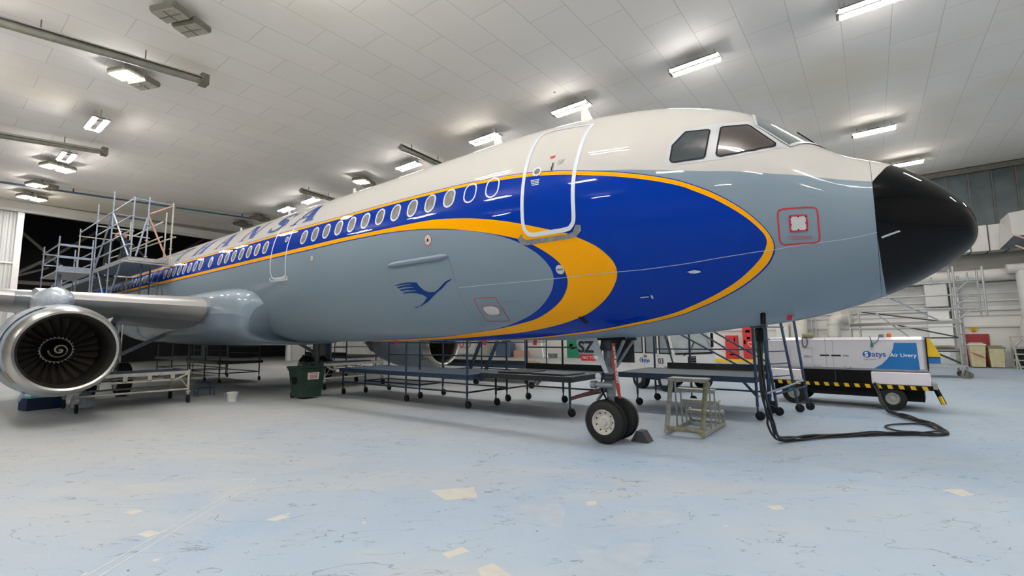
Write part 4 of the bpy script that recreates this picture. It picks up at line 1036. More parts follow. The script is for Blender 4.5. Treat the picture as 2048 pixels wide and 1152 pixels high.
# numbered leg door
gd = [(-5.55, 1.86), (-5.57, 1.80), (-5.50, 1.575), (-5.44, 1.555), (-5.03, 1.545), (-5.14, 1.87)]
GD = MB().prism(gd, (0, -.27, 0), (1, 0, 0), (0, 0, 1), .02).prism([(-5.14, 1.545), (-5.00, 1.24), (-4.93, 1.26), (-5.03, 1.545)], (0, -.27, 0), (1, 0, 0), (0, 0, 1), .02).build('leg_door', M['leg_door'], AIR)
MB().box((-4.98, .29, 1.66), (.62, .03, .5)).build('leg_door', M['dark_steel'], AIR)
MB().box((-5.02, 0, 1.76), (.22, .34, .24), bev=.03).build('retraction_gear', M['dark_steel'], AIR)
text_mb('SZ', .285, (-5.525, -.293, 1.615), (1, 0, 0), (0, 0, 1), depth=.004, bold=.011).build('door_letters', M['text_black'], GD)
MB().prism([(-5.50, 1.575), (-5.455, 1.455), (-5.17, 1.455), (-5.22, 1.575)], (0, -.298, 0), (1, 0, 0), (0, 0, 1), -.006).build('tow_placard', M['red'], GD)
text_mb('NO TOW', .075, (-5.43, -.308, 1.49), (1, 0, 0), (.0, 0, 1), depth=.003).build('placard_letters', M['text_white'], GD)
# ---- main landing gear
for s in (-1, 1):
    mg = MB().tube([(-21.92, s * 3.8, .58), (-21.92, s * 3.8, 2.9)], .16, 14).build('main_gear_strut', M['gear_metal'], AIR, smooth=True)
    MB().bar((-21.92, s * 3.7, 1.3), (-21.92, s * 1.9, 2.3), .12).build('side_stay', M['gear_metal'], mg)
    MB().box((-21.9, s * 4.15, 1.75), (1.3, .05, 1.6)).build('gear_door', M['grey_paint'], mg)
    MB().cyl((-21.92, s * 3.3, .58), (-21.92, s * 4.3, .58), .07, 10).build('axle', M['gear_metal'], mg)
    for q in (-1, 1): gear_wheel(-21.92, s * 3.8 + q * .46, .58, .58, .4, 'main_wheel', M['gear_metal'], AIR, q)
# small masts and drains under the nose
MB().cyl((-2.33, -.62, 2.28), (-2.33, -.66, 2.05), .035, 10).build('drain_mast', M['black'], AIR)
MB().box((-2.5, -.02, 2.06), (.22, .16, .1)).build('power_receptacle', M['dark_steel'], AIR)
# ------------------------------------------------------------------ ceiling lights (seen lamps plus added unseen ones; they light the hall)
ORD = ['first', 'second', 'third', 'fourth', 'fifth', 'sixth', 'seventh', 'eighth', 'ninth', 'tenth', 'eleventh']
def tube_light(x, y, label, group=None, drop=.34, along=0.0, L_=1.5, bare=False):
    z = zc(y) - drop
    t = thing('ceiling_light', label, 'ceiling light', (x, y, z), group)
    ca, sa = math.cos(along), math.sin(along)
    P = lambda u, v, w_: (x + u * ca - v * sa, y + u * sa + v * ca, z + w_)
    hb = MB().box((x, y, z + .1), (.5, .4, .05), along)
    if bare: hb.box((x, y, z + .05), (L_ + .06, .12, .08), along)
    else:
        for q in (-.18, .18):  # trays and flanges added to keep tube light off the ceiling
            hb.box((x, y + q, z + .062), (L_ + .06, .17, .02), along)
            for e in (-.085, .085): hb.bar(P(-L_ / 2, q + e, .046), P(L_ / 2, q + e, .046), .015, .05)
        for e in (-1, 1): hb.bar(P(e * (L_ / 2 + .03), -.26, .046), P(e * (L_ / 2 + .03), .26, .046), .02, .05)
    hb.build('housing', M['lamp_tray'], t)
    for q in (-1, 1):
        MB().tube([P(-L_ / 2, q * .18, 0), P(L_ / 2, q * .18, 0)], .036, 6).build('tube', M['tube_lit'], t)
    for q in (-1, 1):
        MB().tube([P(q * L_ * .42, 0, .1), P(q * L_ * .42, 0, drop)], .008, 5).build('hanger', M['lamp_old'], t)
    MB().box(P(-L_ / 2 - .06, 0, .03), (.07, .36, .1), along).build('end_cap', M['lamp_old'], t)
    return t
def flood(x, y, label, lit=(False, False), group=None, rz=R(20)):
    z = zc(y) - .42
    t = thing('twin_flood_light', label, 'ceiling light', (x, y, z), group)
    ca, sa = math.cos(rz), math.sin(rz)
    for q in (0, 1):
        o_ = (q - .5) * .62
        c_ = (x - sa * o_, y + ca * o_)
        b_ = MB(); b_.box((c_[0], c_[1], z + .12), (.86, .56, .2), rz, bev=.06)
        b_.build('lamp_body', M['lamp_old'], t)
        f = MB(); f.box((c_[0], c_[1], z + .012), (.74, .44, .02), rz)
        f.build('lens', M['tube_lit'] if lit[q] else M['lamp_glass'], t)
        g = MB()
        g.bar((c_[0] - ca * .36, c_[1] - sa * .36, z - .005), (c_[0] + ca * .36, c_[1] + sa * .36, z - .005), .02)
        g.bar((c_[0] + sa * .2, c_[1] - ca * .2, z - .005), (c_[0] - sa * .2, c_[1] + ca * .2, z - .005), .02)
        g.build('lens_guard', M['lamp_old'], t)
    MB().cyl((x, y, z + .2), (x, y, z + .42), .05, 8).build('mount', M['lamp_old'], t)
    return t
rowF = [(-5.15, 't'), (-9.9, 't'), (-14.4, 't'), (-19.7, 't'), (-23.6, 'h'), (-29.4, 't'), (-32.6, 't'), (-36.5, 'o'), (-39.4, 'o')]
for i, (x, k) in enumerate(rowF):
    y = 7.3
    if k == 't': tube_light(x, y, 'lit twin-tube ceiling light, %s from the nose in the row beyond the airliner' % ORD[i])
    elif k == 'h': flood(x, y, 'square twin flood light with one lens lit, just above the airliner crown', (True, False))
    else: flood(x, y, ['unlit square twin flood light, nearer the nose of two dark ones by the tail', 'unlit square twin flood light nearest the dark opening by the tail'][k == 'o' and x < -38])
flood(-15.4, -4.15, 'large unlit twin flood light close overhead above the wing side', (False, False), rz=R(24))
flood(-19.9, -4.1, 'twin flood light with only one lens lit, beside the long hanging heater tube', (True, False), rz=R(24))
tube_light(-24.9, -4.1, 'lit twin-tube ceiling light hanging on a wire between the two long heater tubes', drop=.45)
tube_light(-30.7, -4.1, 'lit twin-tube ceiling light right behind the second long heater tube')
flood(-32.7, -4.1, 'twin flood light with both lenses lit, behind the second heater tube', (True, True))
flood(-37.2, -4.1, 'twin flood light with one lens lit, just before the blue ceiling pipe', (True, False))
flood(-40.6, -4.1, 'twin flood light with both lenses lit, nearest the white sliding door', (True, True))
tube_light(-.4, 18.3, 'lit single-row ceiling light high above the nose on the far side')
tube_light(1.0, 25.2, 'lit ceiling light right above the black nose, nearest the back wall')
tube_light(-.45, 7.35, 'lit ceiling light at the very top edge of the picture')
# lamp rows carried on out of view, the near ones hung bare for uplight
for x in (-10.5, -5.6, -.8, 4.0):
    tube_light(x, -4.15, 'twin-tube ceiling light overhead on the near side of the nose', 'lights over the near side', drop=.8, bare=True)
for y, xs_ in ((-9.6, (-23, -18, -13, -8, -3, 2, 7)), (-20, (-20, -10, 2))):  # extra unseen rows, added to brighten the floor and ceiling
    for x in xs_: tube_light(x, y, 'added unseen twin-tube ceiling light over the near half of the hall', 'added lights over the near half', drop=1.0, bare=True)
for x, y in ((4.3, 7.3), (9.0, 7.3), (9.5, 18.3)): tube_light(x, y, 'twin-tube ceiling light over the part of the hall ahead of the nose', 'lights ahead of the nose')
for x in (-5, -12, -20): tube_light(x, 18.3, 'twin-tube ceiling light over the far half of the hall behind the airliner', 'lights over the far half')
for x in (-12, -22): tube_light(x, 26, 'twin-tube ceiling light near the back wall behind the airliner', 'lights near the back wall')

# heater tubes and the sprinkler pipe under the ceiling
def heater(a, b, label):
    t = thing('heater_tube', label, 'heater', a)
    MB().tube([a, b], .12, 12).build('tube', M['heater_tube'], t, smooth=True)
    v = Vector(b) - Vector(a)
    MB().prism([(-.26, 0), (0, .16), (.26, 0), (.24, 0), (0, .14), (-.24, 0)], Vector(a) + Vector((0, 0, .06)), v.cross(Vector((0, 0, 1))), (0, 0, 1), -v.length).build('reflector', M['lamp_house'], t)
    for f in (.12, .45, .78):
        p = Vector(a) + v * f
        MB().bar((p.x, p.y, p.z), (p.x, p.y, zc(p.y)), .03).build('hanger', M['lamp_old'], t)
    MB().box((b[0], b[1], b[2] + .02), (.36, .22, .34)).build('end_box', M['lamp_old'], t)
heater((-19.5, -9.5, 10.4), (-18.05, -2.7, 10.45), 'long grey heater tube slung under the ceiling at the near left, longest of the four')
heater((-30.0, -9.0, 10.4), (-28.3, -3.2, 10.5), 'grey heater tube slung under the ceiling behind the lit hanging tubes')
heater((-17.9, 5.35, 10.75), (-18.4, 11.0, 10.85), 'grey heater tube running out of sight behind the airliner crown')
heater((-27.6, 5.7, 10.75), (-28.2, 10.0, 10.85), 'small far heater tube above the crown, behind the third tube')
pa, pb = (-38.6, -9.0, 10.55), (-36.9, 9.0, 10.95)
t = thing('ceiling_pipe', 'thin blue pipe running under the ceiling before the dark opening', 'pipe', pa)
MB().tube([pa, pb], .06, 8).build('pipe', M['pipe_blue'], t)
for f in (.1, .35, .6, .85):
    p = Vector(pa).lerp(Vector(pb), f)
    MB().bar((p.x, p.y, p.z), (p.x, p.y, zc(p.y)), .05).build('hanger', M['dark_steel'], t)

# ------------------------------------------------------------------ rolling work platforms
def caster(mb_parent, x, y, ax=0.0, wm='rubber', r=.1):
    c = MB().cyl((x, y, 2 * r), (x, y, 2 * r + .12), .02, 8)
    c.box((x + .03, y, 2 * r - .01), (.1, .09, .02)); c.bar((x, y - .03, 2 * r), (x + .04, y - .03, r), .012, .03); c.bar((x, y + .03, 2 * r), (x + .04, y + .03, r), .012, .03)
    o_ = c.build('caster', M['dark_steel'], mb_parent)
    w_ = MB().lathe([(-.03, .0), (-.03, r * .8), (-.022, r), (.022, r), (.03, r * .8), (.03, 0)], (x + .045, y, r), 'y', 20, 1)
    w_.build('caster_wheel', M[wm], mb_parent, smooth=True)
def platform(name, label, x0, x1, y0, y1, zd, frame, deckm, posts, railtop=None, rail_sides=(), toe=(), braces=True, mids=1, rz=0.0, caster_m='rubber', low=.42):
    """deck on posts with casters; posts = list of (x, y, top)"""
    t = thing(name, label, 'work platform', ((x0 + x1) / 2, (y0 + y1) / 2, 0), None)
    MB().box(((x0 + x1) / 2, (y0 + y1) / 2, zd - .025), (x1 - x0, y1 - y0, .05)).build('deck', M[deckm], t)
    e = MB()
    for a, b in (((x0, y0), (x1, y0)), ((x0, y1), (x1, y1)), ((x0, y0), (x0, y1)), ((x1, y0), (x1, y1))):
        e.bar((*a, zd - .06), (*b, zd - .06), .05, .13)
    e.build('edge_frame', M[frame], t)
    for (x, y, top) in posts:
        p = MB().tube([(x, y, .3), (x, y, top)], .031, 8).build('post', M[frame], t)
        caster(p, x, y, wm=caster_m)
    xs = sorted({p[0] for p in posts}); ys = sorted({p[1] for p in posts})
    for yy in ys:
        xx = [p[0] for p in posts if p[1] == yy]
        if len(xx) > 1:
            MB().tube([(min(xx), yy, low), (max(xx), yy, low)], .024, 8).build('ledger', M[frame], t)
    for xx in xs:
        yy = [p[1] for p in posts if p[0] == xx]
        if len(yy) > 1:
            MB().tube([(xx, min(yy), low), (xx, max(yy), low)], .024, 8).build('ledger', M[frame], t)
    if railtop:
        for (a, b) in rail_sides:
            for k in range(1 + mids):
                z = zd + (railtop - zd) * (1 - k * .5)
                MB().tube([(*a, z), (*b, z)], .022, 8).build('guard_rail', M[frame], t)
    for (a, b) in toe:
        MB().bar((*a, zd + .09), (*b, zd + .09), .03, .17).build('toe_board', M['deck_dark'], t)
    return t
platform('work_platform', 'long blue-railed work platform under the belly, beside the green bin', -15.95, -9.85, 1.3, 3.2, .9, 'blue_steel', 'blue_steel',
  [(-15.85, 1.38, .9), (-12.5, 1.38, 2.25), (-9.95, 1.38, 2.3), (-15.6, 2.1, .9), (-12.7, 2.1, 1.95), (-15.6, 3.12, 1.9), (-12.7, 3.12, 1.9), (-9.95, 3.12, 1.9)], 1.75,
  [((-15.6, 3.12), (-9.95, 3.12))], [])
t = platform('work_platform', 'grey work platform behind the nose wheels with dark boards lying on it', -9.75, -6.9, 1.7, 3.9, .94, 'dark_steel', 'deck_grey',
  [(-6.98, 1.8, .9), (-9.7, 2.3, .9), (-9.7, 3.82, 2.0), (-6.98, 3.82, 2.0), (-8.4, 3.82, 2.0)], 1.6, [((-9.7, 3.82), (-6.98, 3.82))], [((-9.7, 3.78), (-6.98, 3.78))], mids=0)
MB().bar((-6.98, 1.8, .42), (-6.98, 3.8, .52), .07, .07).build('worn_red_strut', M['strut_red'], t)
tag(MB().box((-8.9, 2.5, .962), (.9, 1.1, .035), .12).build('board', M['deck_dark']), 'dark board lying at the tail end of the grey platform deck', 'board')
tag(MB().box((-7.7, 2.4, .962), (1.1, .9, .04), -.08).build('board', M['deck_grey']), 'grey board lying at the nose end of the grey platform deck', 'board')
# platform on the far side of the nose gear, with sloping rails
t = platform('work_platform', 'blue work platform on the far side of the nose gear with sloping braces', -6.6, -3.3, 3.75, 5.9, .95, 'blue_steel', 'deck_grey',
  [(-6.45, 4.6, .92), (-3.29, 3.8, 2.7), (-6.4, 5.85, 2.2), (-3.25, 5.0, 2.3), (-5.35, 5.85, 2.2), (-3.35, 5.85, 2.2)], 1.52, [((-6.4, 5.85), (-3.35, 5.85))], [((-6.0, 5.8), (-3.35, 5.8))], mids=0)
for a, b in (((-5.6, 5.85, 1.95), (-4.1, 5.85, 1.1)), ((-5.2, 5.85, 2.1), (-3.7, 5.85, 1.1)), ((-4.8, 5.85, 2.1), (-3.3, 5.85, 1.15))):
    MB().tube([a, b], .025, 8).build('sloping_brace', M['blue_steel'], t)
MB().bar((-3.6, 3.78, .9), (-3.3, 3.78, .55), .05).build('corner_gusset', M['blue_steel'], t)
MB().tube([(-6.1, 5.85, 2.1), (-5.85, 5.85, 1.1)], .025, 8).build('sloping_brace', M['blue_steel'], t)
t = thing('access_ladder', 'blue steel access ladder leaning beside the power cable, on casters', 'ladder', (-2.8, 5.4, 0))
for x, y, xt in ((-3.05, 4.75, -3.3), (-2.72, 5.6, -3.0), (-2.55, 6.1, -2.75)):
    MB().tube([(x, y, .22), (xt, y, 2.5)], .032, 8).build('rail', M['blue_steel'], t)
    caster(t, x, y)
MB().tube([(-3.05, 4.75, .5), (-2.55, 6.1, .6)], .025, 8).build('tie', M['blue_steel'], t)
MB().tube([(-3.3, 3.9, .5), (-2.6, 5.9, .75)], .025, 8).build('tie', M['scaf'], t)
for k in range(6): MB().tube([(-3.1 - .03 * k, 4.75, .6 + .3 * k), (-2.76 - .03 * k, 5.6, .6 + .3 * k)], .016, 6).build('rung', M['blue_steel'], t)

def truss_platform(label, x0, x1, y0, y1, zd, rz=0):
    """pale trestle with a truss beam below the deck, on casters"""
    t = thing('trestle_platform', label, 'work platform', ((x0 + x1) / 2, (y0 + y1) / 2, 0))
    MB().box(((x0 + x1) / 2, (y0 + y1) / 2, zd), (x1 - x0 - .1, y1 - y0, .05)).build('deck', M['deck_grey'], t)
    MB().box(((x0 + x1) / 2 + .1, (y0 + y1) / 2 + .1, zd + .04), (.55, (y1 - y0) * .8, .03)).build('plank', M['blue_steel'], t)
    for x in (x0, x1):
        b = MB()
        b.bar((x, y0, zd - .02), (x, y1, zd - .02), .05, .09)
        b.bar((x, y0 + .35, zd - .22), (x, y1 - .35, zd - .22), .04, .05)
        b.bar((x, y0, zd - .05), (x, y0 + .35, zd - .22), .04, .05); b.bar((x, y1, zd - .05), (x, y1 - .35, zd - .22), .04, .05)
        n = 4
        for k in range(n):
            y = y0 + .42 + (y1 - y0 - .84) * k / (n - 1)
            b.box((x, y, zd - .12), (.04, .1, .2))
        b.build('truss_beam', M['scaf_tan'], t)
        for y in (y0, y1):
            p = MB().tube([(x, y, .28), (x, y, zd + .06)], .035, 8)
            p.box((x, y, .34), (.1, .1, .05)); p.box((x, y, .27), (.14, .05, .03))
            p = p.build('post', M['scaf_tan'], t)
            caster(p, x, y, r=.12)
            MB().tube([(x, y, .45), (x, y + (.25 if y == y0 else -.25), zd - .15)], .014, 6).build('knee_brace', M['scaf_tan'], t)
        MB().tube([(x, y0, .42), (x, y1, .42)], .03, 8).build('ledger', M['scaf_tan'], t)
    return t
truss_platform('pale trestle platform on casters between the engine and the wing root', -19.6, -18.0, -5.15, -2.6, .95)
truss_platform('dark trestle platform on casters at the far left behind the engine', -22.4, -20.6, -9.6, -6.6, .9)
truss_platform('pale trestle platform behind the green bin beside the main wheels', -19.6, -17.7, 1.75, 4.4, .95)
# darker platforms further back under the fairing and tail
platform('work_platform', 'dark work platform far under the wing box with crossed side braces', -26.5, -22.3, 5.6, 7.6, 1.05, 'dark_steel', 'deck_dark',
  [(-26.4, 5.7, 2.3), (-24.4, 5.7, 2.3), (-22.4, 5.7, 2.3), (-26.4, 7.5, 2.3), (-22.4, 7.5, 2.3)], 1.9, [((-26.4, 5.7), (-22.4, 5.7)), ((-26.4, 7.5), (-22.4, 7.5))], [((-26.4, 5.72), (-22.4, 5.72))])
platform('work_platform', 'dark work platform far behind the belly, nearest the tail', -34, -29.0, .8, 2.8, 1.0, 'dark_steel', 'deck_dark',
  [(-33.9, .9, 1.7), (-31.5, .9, 1.7), (-29.1, .9, 1.7), (-33.9, 2.7, 1.7), (-29.1, 2.7, 1.7)], 1.65, [((-33.9, 2.7), (-29.1, 2.7))], [])
platform('work_platform', 'dark work platform far behind the belly, second from the tail', -28, -24.2, .5, 2.4, .95, 'dark_steel', 'deck_dark',
  [(-27.9, .6, 1.6), (-26, .6, 1.6), (-24.3, .6, 1.6), (-27.9, 2.3, 1.6), (-24.3, 2.3, 1.6)], 1.6, [((-27.9, 2.3), (-24.3, 2.3))], [])
platform('work_platform', 'dark work platform beyond the port engine loaded with boards', -17.5, -12.5, 7.6, 9.4, .75, 'blue_steel', 'deck_dark',
  [(-17.4, 7.7, 1.9), (-15, 7.7, 1.9), (-12.6, 7.7, 1.9), (-17.4, 9.3, 1.9), (-12.6, 9.3, 1.9)], 1.7, [((-17.4, 9.3), (-12.6, 9.3)), ((-17.4, 7.7), (-12.6, 7.7))], [((-17.4, 7.75), (-12.6, 7.75))], mids=0)
for k, (dx, dy, w_) in enumerate(((0, 0, 1.6), (.15, .1, 1.5), (-.1, -.05, 1.7))):
    tag(MB().box((-13.6 + dx, 8.4 + dy, .775 + .045 * k + .0), (w_, .9, .04), .1 * k).build('plank', M['wood']), ['bottom', 'middle', 'topmost'][k] + ' wooden board of the stack on the platform beyond the port engine', 'board', 'stacked boards')
for a, b, lab in (((-15.2, 6.9, .1), (-13.9, 6.9, 2.6), 'dark blue prop leaning by the port engine, nearer the bin'), ((-14.3, 6.9, .1), (-13.0, 6.9, 2.6), 'dark blue prop leaning by the port engine, nearer the nose')):
    tag(MB().bar(a, b, .14, .08).build('leaning_prop', M['blue_steel']), lab, 'prop')
# long dark trolley lying on the floor beyond the platforms
t = thing('tow_bar_trolley', 'long black tow bar on a small wheeled trolley beyond the grey platform', 'tow bar', (-12, 7.0, 0))
MB().bar((-15.5, 6.2, .45), (-11.2, 6.6, .62), .16, .14).build('bar', M['black'], t)
MB().bar((-11.2, 6.6, .62), (-10.2, 6.7, .55), .3, .22).build('tow_head', M['gear_metal'], t)
MB().bar((-11.0, 6.5, .5), (-11.4, 6.5, .1), .08).bar((-11.0, 6.8, .5), (-11.4, 6.8, .1), .08).build('leg', M['gear_metal'], t)
for x in (-14.2, -11.4): MB().lathe([(-.05, 0), (-.05, .12), (.05, .12), (.05, 0)], (x, 6.45, .12), 'y', 16, 1).build('wheel', M['rubber'], t)

# ------------------------------------------------------------------ step stool, chock, bins, bucket, small things
t = thing('step_stool', 'worn aluminium step stool with four treads beside the nose wheels', 'steps', (-4.05, 1.9, 0))
xa, xb = -4.42, -3.75
for x in (xa, xb):
    MB().tube([(x - .02, 1.16, .02), (x + .03, 1.42, 1.04)], .045, 10).build('front_leg', M['olive_tape'] if x == xb else M['alu_worn'], t)
    MB().bar((x, 1.16, .05), (x, 2.72, .05), .05, .06).build('base_rail', M['alu_worn'], t)
    for y, z in ((1.75, .99), (2.08, .78), (2.36, .54)):
        MB().bar((x, y, .06), (x, y - .03, z), .028).build('upright', M['alu_worn'], t)
    MB().bar((x, 2.66, .05), (x, 2.6, .33), .055).build('rear_leg', M['alu_worn'], t)
MB().tube([(xa, 1.16, .12), (xb, 1.16, .12)], .042, 10).build('front_bar', M['olive_tape'], t)
MB().bar((xa, 2.7, .05), (xb, 2.7, .05), .05, .06).build('rear_bar', M['alu_worn'], t)
for y, z, d_ in ((1.55, 1.05, .36), (1.97, .80, .24), (2.27, .545, .24), (2.55, .29, .24)):
    MB().box(((xa + xb) / 2, y, z), (xb - xa + .06, d_, .035)).box(((xa + xb) / 2, y - d_ / 2, z - .025), (xb - xa + .06, .02, .05)).build('tread', M['alu_worn'], t)
tag(MB().prism([(-.17, 0), (.17, 0), (.05, .19), (-.06, .19)], (-4.58, .42, 0), (1, 0, 0), (0, 0, 1), .24).build('wheel_chock', M['chock']), 'dark rubber wheel chock wedged behind the nose wheels', 'chock')

t = thing('wheeled_bin', 'dark green wheeled waste bin with paper notice under the belly', 'bin', (-15.95, 0, 0))
x, y = -15.95, .1
m = MB()
b0 = [(-.36, -.3), (.36, -.3), (.36, .3), (-.36, .3)]; b1 = [(-.46, -.38), (.46, -.38), (.46, .38), (-.46, .38)]
m.add([(x + p[0], y + p[1], .06) for p in b0] + [(x + p[0], y + p[1], .95) for p in b1], [(0, 1, 5, 4), (1, 2, 6, 5), (2, 3, 7, 6), (3, 0, 4, 7), (3, 2, 1, 0), (4, 5, 6, 7)])
m.box((x, y, .93), (.98, .8, .06))
m.build('body', M['bin_green'], t)
m = MB(); m.box((x, y, 1.0), (1.0, .84, .06), bev=.02); m.box((x + .02, y - .44, 1.0), (.9, .06, .05)); m.build('lid', M['bin_green'], t)
MB().cyl((x - .42, y + .45, .98), (x + .42, y + .45, .98), .02, 8).build('handle', M['bin_green'], t)
for q in (-1, 1): MB().lathe([(-.03, 0), (-.03, .1), (.03, .1), (.03, 0)], (x - .36, y + q * .27, .1), 'y', 18, 1).build('wheel', M['rubber'], t)
n_ = MB().add([(x + .415 - .008, y - .2, .62), (x + .43 - .008, y + .16, .62), (x + .455 - .008, y + .17, .84), (x + .44 - .008, y - .21, .84), (x + .43, y - .2, .62), (x + .445, y + .16, .62), (x + .47, y + .17, .84), (x + .455, y - .21, .84)], [(0, 1, 2, 3), (4, 7, 6, 5), (0, 4, 5, 1), (2, 6, 7, 3), (1, 5, 6, 2), (0, 3, 7, 4)]).build('notice', M['plastic_white'], t)
nl = MB()
for k in range(4): nl.add([(x + .449 + .0045 * k, y - .15, .655 + k * .045), (x + .461 + .0045 * k, y + .12, .655 + k * .045), (x + .463 + .0045 * k, y + .12, .672 + k * .045), (x + .451 + .0045 * k, y - .15, .672 + k * .045)], [(0, 1, 2, 3)])
nl.build('notice_lines', M['red'], n_)
MB().lathe([(0, 0), (0, .17), (.012, .17), (.012, 0)], (x - .1, y - .345, .62), 'y', 20, -1).build('dark_hatch', M['black'], t)

t = thing('bucket', 'small white plastic bucket standing alone on the floor', 'bucket', (-17.07, -1.69, 0))
MB().lathe([(0, 0), (0, .125), (.26, .155), (.275, .168), (.29, .168), (.29, .15), (.03, .12), (.03, 0)], (-17.07, -1.69, 0), 'z', 28).build('pail', M['plastic_white'], t, smooth=True)
MB().tube([(-17.07 + .165 * math.cos(a), -1.69 + .1 * math.sin(a) * 0 - .165 * math.cos(a) * 0 - .17, .27 - .1 * math.sin(a)) for a in [math.pi * k / 10 for k in range(11)]], .005, 5).build('handle', M['line_grey'], t)
t = thing('hop_up_step', 'small blue tubular step standing behind the white bucket', 'step', (-19.6, -1.6, 0))
for x in (-19.75, -19.4):
    MB().tube([(x, -1.85, 0), (x, -1.83, .42), (x, -1.75, .47), (x, -1.45, .47), (x, -1.37, .42), (x, -1.35, 0)], .018, 8).build('hoop', M['blue_steel'], t)
MB().box((-19.57, -1.6, .26), (.36, .44, .03)).build('tread', M['blue_steel'], t)
MB().tube([(-19.75, -1.85, .12), (-19.4, -1.85, .12)], .014, 6).build('cross_bar', M['blue_steel'], t)
t = thing('tool_crate', 'dark blue crate under the engine with a pale cyan lid', 'crate', (-19.8, -5.55, 0))
MB().box((-20.05, -5.55, .17), (.5, .8, .34), .2, bev=.02).build('body', M['carton_blue'], t)
MB().box((-20.05, -5.55, .37), (.5, .62, .06), .2).build('lid', M['cyan'], t)
t = thing('tyre_dolly', 'black wheeled dolly beside the blue crate under the engine', 'dolly', (-20.6, -5.6, 0))
MB().lathe([(-.06, .05), (-.06, .16), (.06, .16), (.06, .05)], (-20.5, -5.7, .16), 'y', 20, 1).build('wheel', M['rubber'], t)
MB().lathe([(-.06, .05), (-.06, .16), (.06, .16), (.06, .05)], (-20.9, -5.5, .16), 'y', 20, 1).build('wheel', M['rubber'], t)
MB().bar((-20.5, -5.7, .3), (-20.9, -5.5, .3), .1).bar((-20.5, -5.7, .16), (-20.5, -5.7, .6), .06).build('frame', M['black'], t)
tag(MB().lathe([(0, 0), (0, .22), (.06, .27), (.35, .24), (.5, .1), (.52, 0)], (-19.0, -4.85, 0), 'z', 14).build('waste_sack', M['mask_film'], smooth=True), 'pale crumpled waste sack on the floor under the engine', 'sack')
# red ribbon streamer on the nose gear and red cloth tabs on the belly
t = thing('warning_streamer', 'long red warning streamer hanging beside the nose gear strut', 'streamer', (-4.78, -.3, 1.8))
pts = [(-4.80, -.30, 1.78), (-4.81, -.31, 1.5), (-4.77, -.31, 1.25), (-4.74, -.32, 1.05), (-4.71, -.31, .82)]
pts = [tuple(p) for p in catmull(pts, 4)]
vs = []
for i, p in enumerate(pts): vs += [(p[0] - .033, p[1] + .012 * math.sin(i * .9), p[2]), (p[0] + .033, p[1] - .012 * math.sin(i * .9), p[2]), (p[0] - .033, p[1] + .004 + .012 * math.sin(i * .9), p[2]), (p[0] + .033, p[1] + .004 - .012 * math.sin(i * .9), p[2])]
n = len(pts)
MB().add(vs, [(4 * i, 4 * i + 1, 4 * i + 5, 4 * i + 4) for i in range(n - 1)] + [(4 * i + 2, 4 * i + 6, 4 * i + 7, 4 * i + 3) for i in range(n - 1)] + [(4 * i, 4 * i + 4, 4 * i + 6, 4 * i + 2) for i in range(n - 1)] + [(4 * i + 1, 4 * i + 3, 4 * i + 7, 4 * i + 5) for i in range(n - 1)]).build('ribbon', M['red_dull'], t)
text_mb('REMOVE BEFORE FLIGHT', .058, (-4.795, -.338, 1.72), (.07, 0, -1), (1, 0, .07), depth=.002).build('ribbon_letters', M['text_white'], t)
for d_, th_, lab in ((6.55, 3.03, 'red cloth tab under the belly, nearest the numbered leg door'), (7.9, 3.03, 'red cloth tab under the belly, second behind the leg door'), (10.9, 3.0, 'wide red cloth tab under the belly above the long platform'), (2.02, 2.85, 'red cloth tab under the nose ahead of the power cable')):
    p = fus(np.array([d_]), np.array([th_]))[0]
    q_ = .55 if d_ < 3 else .8
    tag(MB().prism([(-.06 * q_, .0), (.05 * q_, .0), (.03 * q_, -.13 * q_), (-.09 * q_, -.12 * q_)], (p[0], p[1], p[2] - .0), (1, 0, 0), (0, 0, 1), .006).build('cloth_tab', M['red']), lab, 'flag')
# ------------------------------------------------------------------ scaffold over the wing
def scaffold(name, label, loc): return thing(name, label, 'scaffold', loc)
def pole(t, a, b, m='scaf', r=.026, n='pole', couplers=()):
    p = MB().tube([a, b], r, 8).build(n, M[m], t)
    if couplers:
        c = MB()
        for z in couplers:
            f = (z - a[2]) / (b[2] - a[2]); q = Vector(a).lerp(Vector(b), f)
            c.cyl((q.x, q.y, q.z - .012), (q.x, q.y, q.z + .012), .06, 8)
        c.build('coupler', M['scaf_tan'], p)
    return p
t = scaffold('scaffold_tower', 'tall steel scaffold with hanging deck over the wing beside the airliner windows', (-24.9, -2.8, 0))
yn, yf = -3.37, -2.12
x0, x1 = -22.23, -27.3
d_ = MB().box(((x0 + x1) / 2, (yn + yf) / 2, 4.93), (x0 - x1, yf - yn, .05))
d_.build('deck', M['alu'], t)
b_ = MB()
for k in range(9):
    x = x0 - .05 - (x0 - x1 - .1) * k / 8
    b_.bar((x, yn, 4.84), (x, yf, 4.84), .06, .12)
b_.build('deck_joists', M['scaf'], t)
e_ = MB()
e_.bar((x0, yn, 4.88), (x1, yn, 4.88), .05, .16); e_.bar((x0, yf, 4.88), (x1, yf, 4.88), .05, .16); e_.bar((x0, yn, 4.88), (x0, yf, 4.88), .05, .14)
e_.build('deck_edge', M['alu'], t)
pole(t, (x0 + .02, yn + .05, 4.9), (x0 + .02, yn + .05, 7.18), couplers=(5.4, 5.9, 6.45, 7.05))
pole(t, (x0 + .02, -2.88, 4.9), (x0 + .02, -2.88, 7.26), 'scaf', couplers=(5.0, 5.6, 6.2))
pole(t, (x0 + .02, yf, 4.66), (x0 + .02, yf, 7.2), 'scaf_tan', couplers=(5.4, 5.9, 6.45, 7.05))
pole(t, (x0 - .9, yf + .05, 4.9), (x0 - .9, yf + .05, 7.0), 'scaf_tan')
pole(t, (-24.9, yn, .0), (-24.9, yn, 7.9), couplers=(4.3, 5.4, 5.9, 6.45, 7.5))
